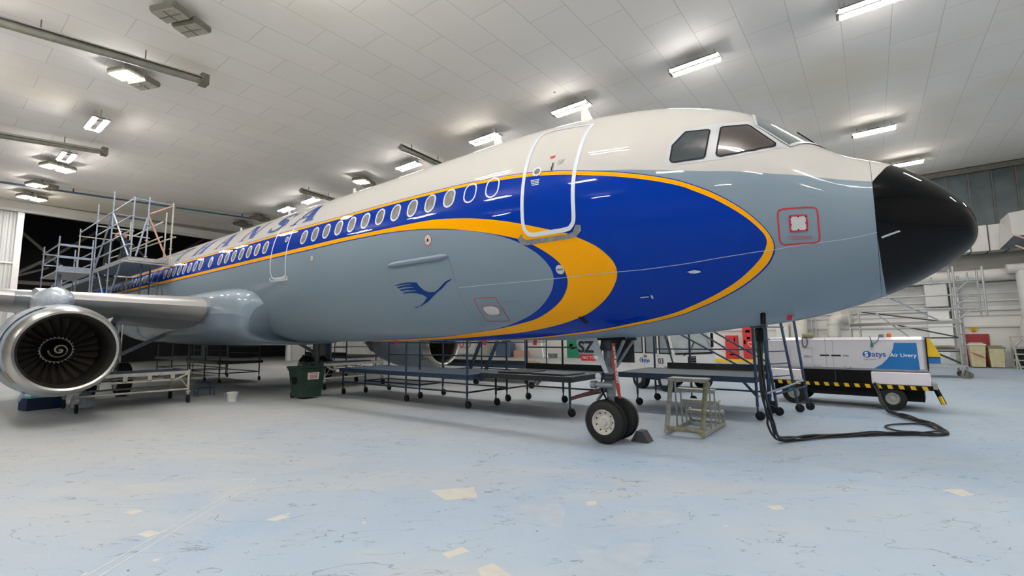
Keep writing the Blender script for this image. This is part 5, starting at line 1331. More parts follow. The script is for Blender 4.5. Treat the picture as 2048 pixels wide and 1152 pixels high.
pole(t, (-24.9, yf - .1, 4.9), (-24.9, yf - .1, 7.2), 'scaf_yellow')
pole(t, (-27.45, yn, .0), (-27.45, yn, 7.85), 'scaf', couplers=(4.3, 5.4, 5.9, 7.4))
pole(t, (-30.7, yn, .0), (-30.7, yn, 7.25), 'scaf_tan', couplers=(5.4, 6.9))
pole(t, (-27.45, yf - .1, .0), (-27.45, yf - .1, 7.3), 'scaf_tan')
for z, xe in ((7.06, -30.7), (6.45, -27.45), (5.9, -27.45), (5.42, -27.45)):
    pole(t, (x0, yn, z), (xe, yn, z), n='guard_rail')
for z in (6.6, 6.0): pole(t, (x0 - .9, yf - .05, z), (-27.45, yf - .05, z), 'scaf_tan', n='guard_rail')
pole(t, (x0, yn, 7.12), (x0, yf, 7.12), n='guard_rail', r=.034)
pole(t, (-24.9, yn, 7.0), (-24.9, yf, 7.0), n='guard_rail'); pole(t, (-27.45, yn, 6.9), (-27.45, yf, 6.9), 'scaf_tan', n='guard_rail')
pole(t, (-24.9, yn, 6.2), (-24.9, yf, 6.2), 'scaf_tan', n='guard_rail')
pole(t, (-30.7, yn, 6.9), (-30.7, yf, 6.9), 'scaf_tan', n='guard_rail')
pole(t, (-24.9, yn, 7.06), (x0 - .05, yn, 4.98), n='brace', r=.032)
pole(t, (-24.9, yn, 7.0), (-27.3, yn, 4.98), n='brace', r=.032)
pole(t, (x0 + .02, -2.88, 6.55), (x0 + .02, yf - .1, 4.98), 'scaf_pink', n='brace', r=.032)
pole(t, (x0 + .02, -2.9, 6.5), (x0 + .02, yn + .2, 4.98), n='brace', r=.03)
pole(t, (x0 + .02, -2.88, 6.6), (x0 + .02, yf, 7.1), 'scaf_pink', n='brace', r=.028)
pole(t, (x0 + .05, yn - .2, 4.76), (x0 + .05, yf + .25, 4.74), 'scaf_tan', n='deck_bearer')
pole(t, (-24.9, yn, 3.2), (-23.2, yn, 4.8), n='brace', r=.03); pole(t, (-24.9, yn, 3.2), (-26.6, yn, 4.8), n='brace', r=.03)
pole(t, (x0 - .3, -2.9, 3.5), (x0 - .3, -2.9, 4.85), 'blue_steel'); pole(t, (x0 - 2, -2.2, 3.6), (x0 - 2, -2.2, 4.8), 'blue_steel')
pole(t, (-31, -2.2, 6.0), (-22, -2.05, 5.85), 'scaf_tan', n='guard_rail')
t = scaffold('scaffold_tower', 'lower scaffold tower with toe board, nearer the white sliding door', (-29, -4, 0))
MB().box((-29.2, -3.95, 4.8), (3.6, 1.1, .06)).build('deck', M['alu'], t)
for x in (-27.42, -30.95):
    for y in (-4.5, -3.45):
        pole(t, (x, y, 0), (x, y, 6.25), couplers=(4.8, 5.4, 5.9))
        caster(t, x, y)
for z in (5.4, 5.9):
    MB().bar((-27.42, -4.5, z), (-27.42, -3.45, z), .05, .09).build('guard_rail', M['scaf'], t)
    pole(t, (-27.42, -4.5, z), (-30.95, -4.5, z), n='guard_rail'); pole(t, (-27.42, -3.45, z - .2), (-30.95, -3.45, z - .2), n='guard_rail')
    pole(t, (-30.95, -4.5, z), (-30.95, -3.45, z), n='guard_rail')
MB().bar((-27.4, -4.5, 4.92), (-27.4, -3.45, 4.92), .03, .18).build('toe_board', M['scaf'], t)
for z in (4.3, 3.6, 2.6): pole(t, (-27.42, -4.5, z), (-30.95, -4.5, z - .5), n='brace')
for k, x in enumerate((-28.2, -28.6)):
    MB().bar((x, -4.3, 3.0), (x - .5, -4.2, 5.2), .08, .05).build('ladder_rail', M['scaf'], t)
ld = MB()
for k in range(8): ld.tube([(-28.22 - .06 * k, -4.3, 3.2 + .26 * k), (-28.62 - .06 * k, -4.3, 3.2 + .26 * k)], .015, 6)
ld.build('ladder_rungs', M['scaf'], t)
# long low deck further aft along the fuselage
t = scaffold('scaffold_walkway', 'long dark scaffold walkway running aft along the fuselage below the deck', (-31, -2.8, 0))
MB().box((-32.3, -2.64, 4.72), (9.6, 1.24, .06)).build('deck', M['dark_steel'], t)
for y in (-3.27, -2.02): MB().bar((-27.6, y, 4.70), (-37, y, 4.70), .05, .16).build('deck_edge', M['scaf'], t)
for x in (-28.6, -32, -35.4):
    for y in (-3.2, -2.1): pole(t, (x, y, 0), (x, y, 5.9 if x < -30 else 4.65))
for z in (5.0, 5.5): pole(t, (-32, -3.2, z), (-35.4, -3.2, z), n='guard_rail')

# worker on the scaffold: one continuous body grown by a skin modifier
def worker(o_, face):
    t = thing('person', 'person in dark overalls on the scaffold deck, one arm raised to the head', 'person', o_)
    X, Y, Z = o_; ca, sa = math.cos(face), math.sin(face)
    P = lambda f, s, z: (f * ca - s * sa, f * sa + s * ca, z)
    J = {'pel': (0, 0, .62, .125), 'wai': (.03, 0, .80, .115), 'che': (.05, 0, 1.02, .13), 'nek': (.07, 0, 1.20, .055), 'jaw': (.09, 0, 1.29, .06), 'hed': (.10, 0, 1.37, .095), 'top': (.09, 0, 1.46, .06),
         'hL': (0, .1, .60, .09), 'kL': (.36, .13, .52, .065), 'aL': (.30, .13, .12, .045), 'tL': (.46, .14, .05, .04),
         'hR': (0, -.1, .60, .09), 'kR': (.22, -.13, .12, .065), 'aR': (-.18, -.13, .1, .045), 'tR': (-.2, -.13, .03, .035),
         'sL': (.05, .19, 1.12, .06), 'eL': (.12, .24, .86, .045), 'wL': (.33, .2, .82, .033),
         'sR': (.05, -.19, 1.12, .06), 'eR': (.28, -.28, 1.2, .045), 'wR': (.22, -.16, 1.42, .033)}
    E = [('pel', 'wai'), ('wai', 'che'), ('che', 'nek'), ('nek', 'jaw'), ('jaw', 'hed'), ('hed', 'top'), ('pel', 'hL'), ('hL', 'kL'), ('kL', 'aL'), ('aL', 'tL'), ('pel', 'hR'), ('hR', 'kR'), ('kR', 'aR'), ('aR', 'tR'), ('che', 'sL'), ('sL', 'eL'), ('eL', 'wL'), ('che', 'sR'), ('sR', 'eR'), ('eR', 'wR')]
    vs = {k: (v[0], v[1], v[2]) for k, v in J.items()}; rad = {k: v[3] for k, v in J.items()}
    for s_, w_ in (('L', (.33, .2, .82)), ('R', (.22, -.16, 1.42))):
        pm = 'p' + s_
        dirv = Vector((.07, -.02, -.01)) if s_ == 'L' else Vector((-.05, .04, .05))
        vs[pm] = tuple(Vector(w_) + dirv); rad[pm] = .036; E.append(('w' + s_, pm))
        dn = dirv.normalized(); sd = dn.cross(Vector((0, 0, 1))).normalized()
        for k in range(4):
            f0 = Vector(vs[pm]) + sd * (.026 * (k - 1.5) * .8) + dn * .03
            f1 = f0 + dn * (.045 - .006 * abs(k - 1.4)) + Vector((0, 0, -.012))
            vs[pm + 'f%d' % k] = tuple(f0); vs[pm + 'g%d' % k] = tuple(f1); rad[pm + 'f%d' % k] = .009; rad[pm + 'g%d' % k] = .008
            E += [(pm, pm + 'f%d' % k), (pm + 'f%d' % k, pm + 'g%d' % k)]
        vs[pm + 't'] = tuple(Vector(w_) + dn * .03 + sd * .045); rad[pm + 't'] = .01; E.append(('w' + s_, pm + 't'))
    keys = list(vs); ix = {k: i for i, k in enumerate(keys)}
    me = bpy.data.meshes.new('body'); me.from_pydata([P(*vs[k]) for k in keys], [(ix[a], ix[b]) for a, b in E], [])
    o = bpy.data.objects.new('body', me); COL.objects.link(o); o.parent = t; ORIGIN[o.name] = Vector(o_)
    sk = o.modifiers.new('skin', 'SKIN')
    for i, k in enumerate(keys):
        me.skin_vertices[0].data[i].radius = (rad[k], rad[k]); me.skin_vertices[0].data[i].use_root = (k == 'pel')
    ss = o.modifiers.new('sub', 'SUBSURF'); ss.levels = 2; ss.render_levels = 2
    # overalls below the neck and up to the wrists, skin elsewhere: by position in the material
    m, nt, b = new_mat('worker_skin_and_overalls')
    tc = nt.nodes.new('ShaderNodeTexCoord'); sx = nt.nodes.new('ShaderNodeSeparateXYZ'); nt.links.new(tc.outputs['Object'], sx.inputs[0])
    gt = nt.nodes.new('ShaderNodeMath'); gt.operation = 'GREATER_THAN'; gt.inputs[1].default_value = 1.235; nt.links.new(sx.outputs[2], gt.inputs[0])
    mx = nt.nodes.new('ShaderNodeMix'); mx.data_type = 'RGBA'; nt.links.new(gt.outputs[0], mx.inputs[0]); mx.inputs[6].default_value = lin(22, 26, 34); mx.inputs[7].default_value = lin(190, 132, 104)
    nt.links.new(mx.outputs[2], b.inputs['Base Color']); b.inputs['Roughness'].default_value = .6
    me.materials.append(m)
    W = lambda f, s, z: (X + P(f, s, z)[0], Y + P(f, s, z)[1], Z + z)
    hm = MB(); vs_ = []; n1, n2 = 7, 14
    for i in range(n1):
        el = -.25 + (math.pi / 2 + .25) * i / (n1 - 1)
        for j in range(n2):
            az = 2 * math.pi * j / n2
            if i == 0 and math.cos(az) > .2: e2 = .35
            else: e2 = el
            vs_.append(W(.085 + .102 * math.cos(e2) * math.cos(az), .094 * math.cos(e2) * math.sin(az), 1.385 + .115 * math.sin(e2)))
    hm.add(vs_, [(i * n2 + j, i * n2 + (j + 1) % n2, (i + 1) * n2 + (j + 1) % n2, (i + 1) * n2 + j) for i in range(n1 - 1) for j in range(n2)])
    hm.build('hair', M['hair'], t, smooth=True)
    MB().prism([(0, 0), (.03, -.02), (0, -.045)], W(.185, -.008, 1.385), (ca, sa, 0), (0, 0, 1), .018).build('nose', M['skin'], t)
    for q in (-1, 1):
        MB().lathe([(0, 0), (.0, .012), (.008, 0)], W(.178, q * .035, 1.40), 'x', 8).build('eye', M['black'], t)
        MB().box(W(.09, q * .098, 1.375), (.03, .015, .055), face).build('ear', M['skin'], t)
    MB().box(W(.184, 0, 1.318), (.008, .045, .01), face).build('mouth', M['red_dull'], t)
    return t
worker((-25.6, -2.75, 4.96), R(-35))

# ------------------------------------------------------------------ ground power unit
GX, GY, GR = -3.58, 7.38, R(-4.4)
_c, _s = math.cos(GR), math.sin(GR)
def G(u, v, z): return (GX + u * _c - v * _s, GY + u * _s + v * _c, z)
gu, gv = (_c, _s, 0), (-_s, _c, 0)
t = thing('ground_power_unit', 'white ground power trailer with blue sign and yellow-black edge stripes', 'generator', G(1.75, .75, 0))
L_, W_ = 3.47, 1.5
def gbox(m, u0, u1, v0, v1, z0, z1, bev=0): return m.box(G((u0 + u1) / 2, (v0 + v1) / 2, (z0 + z1) / 2), (u1 - u0, v1 - v0, z1 - z0), GR, bev)
gbox(MB(), 0, L_, 0, W_, .96, 1.82, .07).build('body', M['gpu_white'], t)
sk = gbox(MB(), 0, .85, -.03, W_, .63, .95, .02); sk.build('skirt', M['gpu_skirt'], t)
gbox(MB(), 2.36, L_ + .03, -.03, W_, .63, .95, .02).build('skirt', M['gpu_skirt'], t)
gbox(MB(), .85, 2.36, .05, W_ - .05, .62, .96).build('cable_bay', M['black'], t)
gbox(MB(), 1.58, 1.60, .02, .06, .63, .95).build('bay_divider', M['dark_steel'], t)
gbox(MB(), -.03, L_ + .06, -.05, W_, .53, .63).build('bumper_strip', M['black'], t)
ys = MB()
for k in range(16):
    u = .02 + k * .222
    ys.add([G(u, -.055, .535), G(u + .10, -.055, .535), G(u + .07, -.055, .628), G(u - .03, -.055, .628), G(u, -.05, .535), G(u + .10, -.05, .535), G(u + .07, -.05, .628), G(u - .03, -.05, .628)], [(0, 1, 2, 3), (4, 7, 6, 5), (0, 4, 5, 1), (2, 6, 7, 3)])
ys.build('warning_stripes', M['yellow'], t)
gbox(MB(), .95, 2.45, .1, W_ - .1, .30, .54).build('chassis', M['black'], t)
gbox(MB(), 2.7, 3.35, .25, W_ - .1, .22, .53).build('chassis_end', M['black'], t)
gbox(MB(), .1, .6, .1, W_ - .1, .34, .54).build('chassis_end', M['black'], t)
for u in (.58, 2.74):
    for v in (.08, 1.38):
        c_ = G(u, v, .29)
        wl = MB().lathe([(-.1, .15), (-.1, .24), (-.07, .285), (.07, .285), (.1, .24), (.1, .15)], c_, 'y', 32, 1).build('wheel', M['rubber'], t, smooth=True)
        hb = MB().lathe([(.09, .155), (.1, .14), (.06, .13), (.05, .07), (.085, .06), (.09, 0)], c_, 'y', 24, -1 if v < 1 else 1).build('wheel_rim', M['alu_worn'], wl, smooth=True)
# panels, doors, handles
pl = MB()
for (u0, z0, u1, z1) in ((.57, 1.08, .57, 1.55), (.57, 1.55, 1.10, 1.55), (1.10, 1.55, 1.10, 1.08), (.57, 1.08, 1.10, 1.08), (0.02, 1.74, 3.44, 1.74), (1.42, 1.0, 1.42, 1.8), (1.58, 1.0, 1.58, 1.74), (.02, 1.0, 3.45, 1.0)):
    pl.bar(G(u0, -.002, z0), G(u1, -.002, z1), .008, .008, up=gv)
pl.build('panel_joints', M['text_grey'], t)
gbox(MB(), 1.28, 1.49, -.012, .0, 1.325, 1.36).build('door_latch', M['black'], t)
gbox(MB(), 1.54, 1.75, -.012, .0, 1.325, 1.36).build('door_latch', M['black'], t)
gbox(MB(), 1.8, 1.92, -.01, .0, 1.325, 1.36).build('data_plate', M['text_grey'], t)
gbox(MB(), .9, 1.03, -.01, .0, 1.275, 1.335).build('data_plate', M['text_grey'], t)
MB().cyl(G(1.06, -.012, 1.30), G(1.06, 0, 1.30), .014, 8).build('lock', M['gear_metal'], t)
for u in (1.13, 1.82):
    MB().tube([G(u, 0, 1.07), G(u, -.03, 1.07), G(u + .01, -.035, 1.02), G(u + .12, -.035, 1.02), G(u + .13, -.03, 1.07), G(u + .13, 0, 1.07)], .008, 6).build('handle', M['gear_metal'], t)
SG = MB().prism([(2.42, 1.02), (3.32, 1.02), (3.30, 1.68), (2.875, 1.68), (2.85, 1.55), (2.80, 1.42), (2.72, 1.28), (2.60, 1.14)], G(0, -.001, 0), gu, (0, 0, 1), .006).build('sign_panel', M['sign_blue'], t)
text_mb('Air Livery', .126, G(2.775, -.010, 1.33), gu, (0, 0, 1), bold=.002).build('sign_letters', M['text_white'], SG)
lg = MB().lathe([(0, 0), (0, .085), (.006, .085), (.006, 0)], G(2.31, -.001, 1.385), 'y', 28, -1).build('logo_disc', M['logo_blue'], t)
text_mb('S', .16, G(2.262, -.0145, 1.33), gu, (0, 0, 1), bold=.005).build('logo_letter', M['text_white'], lg)
text_mb('atys', .185, G(2.405, -.006, 1.33), gu, (0, 0, 1), bold=.003).build('name_letters', M['logo_blue'], t)
text_mb('Sealing & painting', .036, G(2.24, -.006, 1.245), gu, (0, 0, 1)).build('small_letters', M['text_grey'], t)
text_mb('A', .09, G(.16, -.036, .72), gu, (0, 0, 1)).build('stencil_letter', M['text_grey'], t)
text_mb('A', .06, G(.62, -.036, .72), gu, (0, 0, 1)).build('stencil_letter', M['text_grey'], t)
text_mb('G', .06, G(.74, -.036, .72), gu, (0, 0, 1)).build('stencil_letter', M['text_grey'], t)
gbox(MB(), L_ - .005, L_ + .012, .0, W_, 1.0, 1.8).build('end_edge', M['black'], t)
MB().prism([(0, .70), (.24, .70), (.06, 1.14), (0, 1.14)], G(L_ + .02, .05, .64), gu, (0, 0, 1), -.6).build('end_guard', M['yellow'], t)
gbox(MB(), L_ + .02, L_ + .24, .1, .6, 1.18, 1.32).build('end_box', M['sign_blue'], t)
tb = MB().bar(G(L_ + .08, .2, .62), G(L_ + .22, .1, .22), .1, .06).build('tow_bar', M['black'], t)
MB().bar(G(L_ + .16, .09, .40), G(L_ + .215, .055, .23), .06, .05).build('tow_bar_tip', M['yellow'], tb)
gbox(MB(), L_ + .04, L_ + .14, .05, .5, .56, .70).build('hitch', M['alu_worn'], t)
ll = thing('beacon_coil', 'small grey-green beacon with a hanging cable loop on the trailer roof, left one', 'beacon', G(.97, .1, 1.82))
MB().box(G(1.02, .1, 1.88), (.3, .2, .13), .1, bev=.04).build('housing', M['olive_tape'], ll)
MB().tube(catmull([G(.9, -.02, 1.84), G(.89, -.05, 1.7), G(.92, -.05, 1.58), G(.98, -.05, 1.58), G(1.01, -.05, 1.7), G(1.0, -.02, 1.84)], 4), .012, 6).build('cable_loop', M['dark_steel'], ll)
ll = thing('beacon_light', 'orange beacon with a hanging green plug on the trailer roof, right one', 'beacon', G(2.6, .1, 1.82))
MB().lathe([(0, .05), (.08, .05), (.1, .03), (.1, 0)], G(2.78, .15, 1.82), 'z', 14).build('lens', M['orange'], ll)
MB().box(G(2.63, .12, 1.86), (.12, .12, .09), 0, bev=.02).build('housing', M['gear_metal'], ll)
MB().tube(catmull([G(2.64, .08, 1.9), G(2.6, -.03, 1.86), G(2.55, -.05, 1.72), G(2.45, -.05, 1.66), G(2.42, -.04, 1.76), G(2.4, -.02, 1.84)], 4), .011, 6).build('cable', M['cabinet_blue'], ll)
MB().box(G(2.43, -.05, 1.62), (.05, .05, .09), 0).build('plug', M['green'], ll)

# power cable from the nose to the trailer: a bundle of four
t = thing('power_cable', 'thick black cable bundle hanging from the nose and looping to the power trailer', 'cable', (-2.5, 0, 0))
main = [(-2.5, -.02, 1.98), (-2.52, .06, 1.6), (-2.6, .5, 1.05), (-2.62, 1.0, .62), (-2.58, 1.3, .2), (-2.52, 1.56, .06), (-2.28, 1.95, .045), (-1.95, 2.42, .045), (-1.55, 2.85, .045), (-1.15, 3.25, .045), (-.78, 3.48, .045), (-.42, 3.70, .045), (-.2, 3.95, .045), (-.17, 4.25, .05), (-.24, 4.65, .05), (-.4, 5.1, .05), (-.62, 5.6, .06), (-.86, 6.1, .07), (-1.02, 6.6, .15), (-1.10, 7.0, .42), (-1.16, 7.2, .66), (-1.18, 7.45, .72)]
C_ = catmull(main, 6)
for k in range(4):
    pts = []
    for i, p in enumerate(C_):
        ph = i * .16 + k * math.pi / 2; rr = .028 + .012 * math.sin(i * .37 + k)
        if i > 20 and i < 100: rr *= 1.5
        z = max(p[2] + rr * .8 * math.sin(ph), .022)
        pts.append((p[0] + rr * math.cos(ph), p[1] + rr * math.cos(ph) * .6, z))
    MB().tube(pts, .018, 7).build('strand', M['cable'], t, smooth=True)
MB().tube(catmull([(-.3, 4.9, .05), (-.6, 4.95, .03), (-.95, 4.6, .03), (-1.05, 4.2, .03), (-.85, 3.85, .03), (-.5, 3.75, .05)], 6), .018, 7).build('slack_loop', M['cable'], t, smooth=True)
MB().box((-2.5, .0, 1.90), (.11, .1, .24), bev=.03).build('plug', M['black'], t)

# ------------------------------------------------------------------ white tow tractor
TX, TY = -6.5, 7.85
th_ = math.atan2(-.43, .9)
hx, hy = math.cos(th_), math.sin(th_)
lx, ly = -hy, hx      # to the vehicle's left
def Q(b, l, z): return (TX - hx * b + lx * l, TY - hy * b + ly * l, z)      # b metres back from the front right corner, l to the left
def qbox(m, b0, b1, l0, l1, z0, z1, bev=0): return m.box(Q((b0 + b1) / 2, (l0 + l1) / 2, (z0 + z1) / 2), (b1 - b0, l1 - l0, z1 - z0), th_, bev)
t = thing('tow_tractor', 'white aircraft tow tractor numbered 03 parked behind the blue platform', 'tractor', Q(1.1, 1, 0))
def qprism(m, poly, l0, l1):
    """side profile (b, z) extruded across the width"""
    a = [Q(p[0], l0, p[1]) for p in poly]; b = [Q(p[0], l1, p[1]) for p in poly]; k = len(poly)
    return m.add(a + b, [tuple(range(k)), tuple(range(2 * k - 1, k - 1, -1))] + [(i, (i + 1) % k, k + (i + 1) % k, k + i) for i in range(k)])
qprism(MB(), [(0, .58), (0, 1.24), (.02, 1.28), (2.1, 1.28), (2.15, 1.2), (2.15, .58)], 0, 2.0).build('lower_body', M['tractor_white'], t)
qprism(MB(), [(0, .36), (0, .57), (2.2, .57), (2.2, .36)], .06, 1.94).build('chassis', M['black'], t)
qbox(MB(), -.08, .02, .02, 1.98, .36, .56, .03).build('bumper', M['line_grey'], t)
qprism(MB(), [(.28, 2.22), (.5, 2.3), (2.0, 2.3), (2.1, 2.22)], .0, 2.0).build('cab_roof', M['tractor_white'], t)
pz = MB()
for l in (.03, 1.97):
    for (b0, z0, b1, z1) in ((.03, 1.27, .30, 2.24), (.72, 1.27, .72, 2.24), (1.42, 1.27, 1.42, 2.24), (2.08, 1.27, 2.05, 2.24)):
        pz.bar(Q(b0, l, z0), Q(b1, l, z1), .11, .07)
pz.bar(Q(.05, 1.0, 1.27), Q(.3, 1.0, 2.22), .05)
pz.build('cab_pillars', M['tractor_white'], t)
for (b0, b1) in ((.12, .68), (.78, 1.37), (1.48, 2.02)):
    for l in (.02, 1.98):
        g = MB(); g.add([Q(b0 + (.0 if b0 > .2 else .02), l, 1.29), Q(b1, l, 1.29), Q(b1, l, 2.2), Q(b0 + (.0 if b0 > .2 else .2), l, 2.2)], [(0, 1, 2, 3)])
        g.build('side_window', M['vehicle_glass'], t)
        fr = MB()
        zz = ((b0 + .02, 1.31, b1 - .02, 1.31), (b1 - .02, 1.31, b1 - .02, 2.2), (b0 + .03, 1.31, b0 + (.03 if b0 > .2 else .2), 2.2))
        for (a, z0, b, z1) in zz: fr.bar(Q(a, l - .01 if l < 1 else l + .01, z0), Q(b, l - .01 if l < 1 else l + .01, z1), .03)
        fr.build('window_rubber', M['black'], t)
MB().add([Q(.02, .1, 1.29), Q(.02, 1.9, 1.29), Q(.28, 1.9, 2.2), Q(.28, .1, 2.2)], [(0, 1, 2, 3)]).build('windscreen', M['vehicle_glass'], t)
MB().bar(Q(.0, .1, 1.3), Q(.0, 1.9, 1.3), .05).build('windscreen_rubber', M['black'], t)
MB().bar(Q(.0, .75, 1.3), Q(.12, 1.15, 1.72), .02).build('wiper', M['black'], t)
MB().bar(Q(.0, .45, 1.22), Q(.0, .75, 1.34), .02).build('wiper', M['black'], t)
qbox(MB(), -.02, .01, .66, 1.05, .93, 1.2, .05).build('grille', M['black'], t)
gl = MB()
for k in range(3): gl.bar(Q(-.025, .7, .99 + k * .08), Q(-.025, 1.0, .99 + k * .08), .012)
gl.build('grille_bars', M['line_grey'], t)
qbox(MB(), .9, 1.5, .6, 1.1, 1.28, 1.75, .08).build('seat', M['vehicle_dark'], t)
MB().tube([Q(.5 + .14 * math.sin(a), .55 + .18 * math.cos(a), 1.45 + .08 * math.sin(a)) for a in [2 * math.pi * k / 14 for k in range(14)]], .014, 6, closed=True).build('steering_wheel', M['black'], t)
qbox(MB(), .35, .7, .35, 1.6, 1.25, 1.36).build('dashboard', M['vehicle_dark'], t)
sidex = (hx, hy, 0)
text_mb('03', .27, Q(.72, -.006, .95), sidex, (0, 0, 1), bold=.004).build('fleet_number', M['text_black'], t)
lg = MB().cyl(Q(1.56, -.008, 1.04), Q(1.56, .0, 1.04), .095, 24).build('logo_disc', M['logo_blue'], t)
text_mb('S', .18, Q(1.61, -.012, .98), sidex, (0, 0, 1), bold=.005).build('logo_letter', M['text_white'], lg)
text_mb('atys', .2, Q(1.45, -.006, .975), sidex, (0, 0, 1), bold=.003).build('name_letters', M['logo_blue'], t)
MB().bar(Q(1.42, -.012, 1.19), Q(1.28, -.012, 1.19), .02, .03).build('door_handle', M['black'], t)
dj = MB()
for b in (.74, 1.42): dj.bar(Q(b, -.003, .6), Q(b, -.003, 1.27), .01)
dj.build('door_joint', M['text_grey'], t)
qbox(MB(), .05, .45, -.005, .02, .70, .86).build('step_recess', M['text_grey'], t)
for b, l in ((.45, .12), (1.75, .12), (.45, 1.85), (1.75, 1.85)):
    c_ = Q(b, l, .36)
    wl = MB(); a1 = Vector(Q(b, l - .13, .36)); a2 = Vector(Q(b, l + .13, .36)); wl.tube([a1, a1.lerp(a2, .15), a1.lerp(a2, .85), a2], [.3, .36, .36, .3], 28)
    wl = wl.build('wheel', M['rubber'], t, smooth=True)
    MB().cyl(Vector(Q(b, l - .14, .36)), Vector(Q(b, l + .14, .36)), .17, 18).build('wheel_rim', M['line_grey'], wl)
MB().box(Q(.05, 1.95, 1.75), (.06, .12, .5), th_, bev=.02).build('mirror', M['black'], t)
MB().box(Q(.05, 1.95, 2.08), (.08, .1, .1), th_).build('marker_lamp', M['orange'], t)

# ------------------------------------------------------------------ alloy scaffold by the back wall
t = thing('alloy_scaffold', 'silver alloy scaffold bridge on casters between the power trailer and back wall', 'scaffold', (0, 19.8, 0))
def sp(a, b, m='alu', r=.042, n='pole'): return MB().tube([a, b], r, 8).build(n, M[m], t)
for y in (19.5, 20.8):
    p = sp((1.8, y, .2), (1.82, y, 4.82)); caster(t, 1.8, y, wm='lamp_old', r=.13)
    sp((1.98, y + .3, .2), (1.98, y + .3, 4.4)); caster(t, 1.98, y + .3, wm='lamp_old', r=.13)
    sp((2.72, y, 2.62), (2.72, y, 4.72)); sp((-1.95, y, .2), (-1.95, y, 3.1), 'scaf_tan'); sp((-1.6, y, .2), (-1.6, y, 3.0), 'scaf_tan')
    caster(t, -1.95, y, r=.14)
    for z in (4.16, 3.56, 2.97): sp((1.8, y, z), (2.72, y, z), r=.03, n='outrigger_rail')
    for z in (3.95, 3.35, 2.75): sp((1.85, y, z - .25), (2.3, y, z + .2), r=.022, n='knee_brace')
for z, xa in ((4.11, -.8), (3.56, -1.2), (2.98, -1.9)): sp((xa, 19.5, z), (1.8, 19.5, z), r=.034, n='guard_rail')
for z in (1.72, 1.14): sp((-1.9, 19.5, z), (1.8, 19.5, z), 'dark_steel', r=.03, n='guard_rail')
MB().box((0, 20.1, 2.40), (3.9, 1.3, .06)).build('deck', M['alu'], t)
MB().bar((-1.95, 19.46, 2.34), (1.82, 19.46, 2.40), .06, .14).build('deck_edge', M['chrome'], t)
MB().bar((-1.95, 19.5, 2.18), (1.82, 19.5, 2.20), .04, .05).build('deck_bearer', M['alu'], t)
MB().box((0, 20.1, .52), (3.9, 1.3, .06)).bar((-1.9, 19.46, .5), (1.8, 19.46, .52), .05, .12).build('low_deck', M['alu'], t)
for a, b, m, r in (((-.2, 19.55, 2.3), (1.75, 19.55, 1.75), 'dark_steel', .03), ((.8, 19.55, 1.2), (1.8, 19.55, .62), 'dark_steel', .04), ((-.9, 19.6, 3.9), (1.2, 19.6, 2.5), 'scaf', .03), ((-1.5, 20.7, 3.0), (1.7, 20.7, 2.4), 'dark_steel', .03)): sp(a, b, m, r, 'brace')
MB().bar((-1.0, 19.9, 2.95), (.35, 19.9, 1.6), .3, .06).build('stair_flight', M['alu'], t)
for k in range(9): sp((1.8, 19.5, .5 + .45 * k), (1.98, 19.8, .5 + .45 * k), r=.02, n='rung')
sp((2.25, 19.5, 4.16), (2.25, 19.5, 4.5), r=.03); sp((1.2, 20.8, 4.11), (1.2, 20.8, 4.5), r=.03)
for x in (-1.95, -1.6):
    pass
sp((-1.95, 19.5, 2.9), (-1.6, 19.5, 2.9), 'scaf_tan'); sp((-1.95, 19.5, 2.2), (-1.6, 19.5, 2.2), 'scaf_tan')

# ------------------------------------------------------------------ things along the back wall
KB = (YB + 8.035) / (28.8 + 8.035)
def W(x, z, off=0.0): return (-1.115 + (x + 1.115) * KB, YB - off, 1.891 + (z - 1.891) * KB)
def wbox(name, label, cat, x0, x1, z0, z1, dep, m, off=0.0, bev=.02, group=None):
    a, b = W(x0, z0), W(x1, z1)
    o = MB().box(((a[0] + b[0]) / 2, YB - off - .02 - dep / 2, (max(a[2], 0) + b[2]) / 2), (b[0] - a[0], dep, b[2] - max(a[2], 0)), 0, bev).build(name, M[m])
    return tag(o, label, cat, group)
def wtext(txt, size, x, z, off, m, parent=None, name='lettering'):
    p = W(x, z)
    return text_mb(txt, size, (p[0], YB - off - .004, p[2]), (1, 0, 0), (0, 0, 1)).build(name, M[m], parent)
# ducts and pipes
t = thing('air_duct', 'white rectangular air duct along the back wall under the dark sheets', 'duct', W(0, 7, 1.0))
a, b = W(-12, 6.35), W(6.0, 7.75)
MB().box(((a[0] + b[0]) / 2, YB - .85, (a[2] + b[2]) / 2), (b[0] - a[0], 1.3, b[2] - a[2])).build('duct_run', M['duct_white'], t)
for k in range(14):
    x = b[0] - .35 - k * .75
    MB().box((x, YB - .85, (a[2] + b[2]) / 2), (.05, 1.34, b[2] - a[2] + .06)).build('flange', M['dark_steel'], t)
t = thing('air_duct', 'big white box duct with grey underside hanging out from the back wall at right', 'duct', W(6.5, 7.6, 3))
m = MB(); x0, x1 = 5.0, 9.0
m.add([(x0, 26.6, 6.9), (x1, 26.6, 6.9), (x1, 28.44, 6.5), (x0 - .25, 28.44, 6.5), (x0 - .1, 26.4, 8.1), (x1, 26.4, 8.5), (x1, 28.44, 8.5), (x0 - .1, 28.44, 8.1)], [(4, 5, 6, 7), (0, 4, 7, 3), (0, 1, 5, 4), (1, 2, 6, 5), (2, 3, 7, 6)])
m.build('box_duct', M['duct_white'], t)
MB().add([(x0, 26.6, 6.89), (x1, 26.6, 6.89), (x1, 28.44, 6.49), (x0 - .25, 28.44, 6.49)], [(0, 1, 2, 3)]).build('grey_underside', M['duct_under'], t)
for z0, z1 in ((6.95, 4.6), (6.4, 3.9)):
    MB().tube([(5.05, 26.6, z0), (7.6, 24.0, z1)], .04, 6).build('stay_rod', M['scaf_pink'], t)
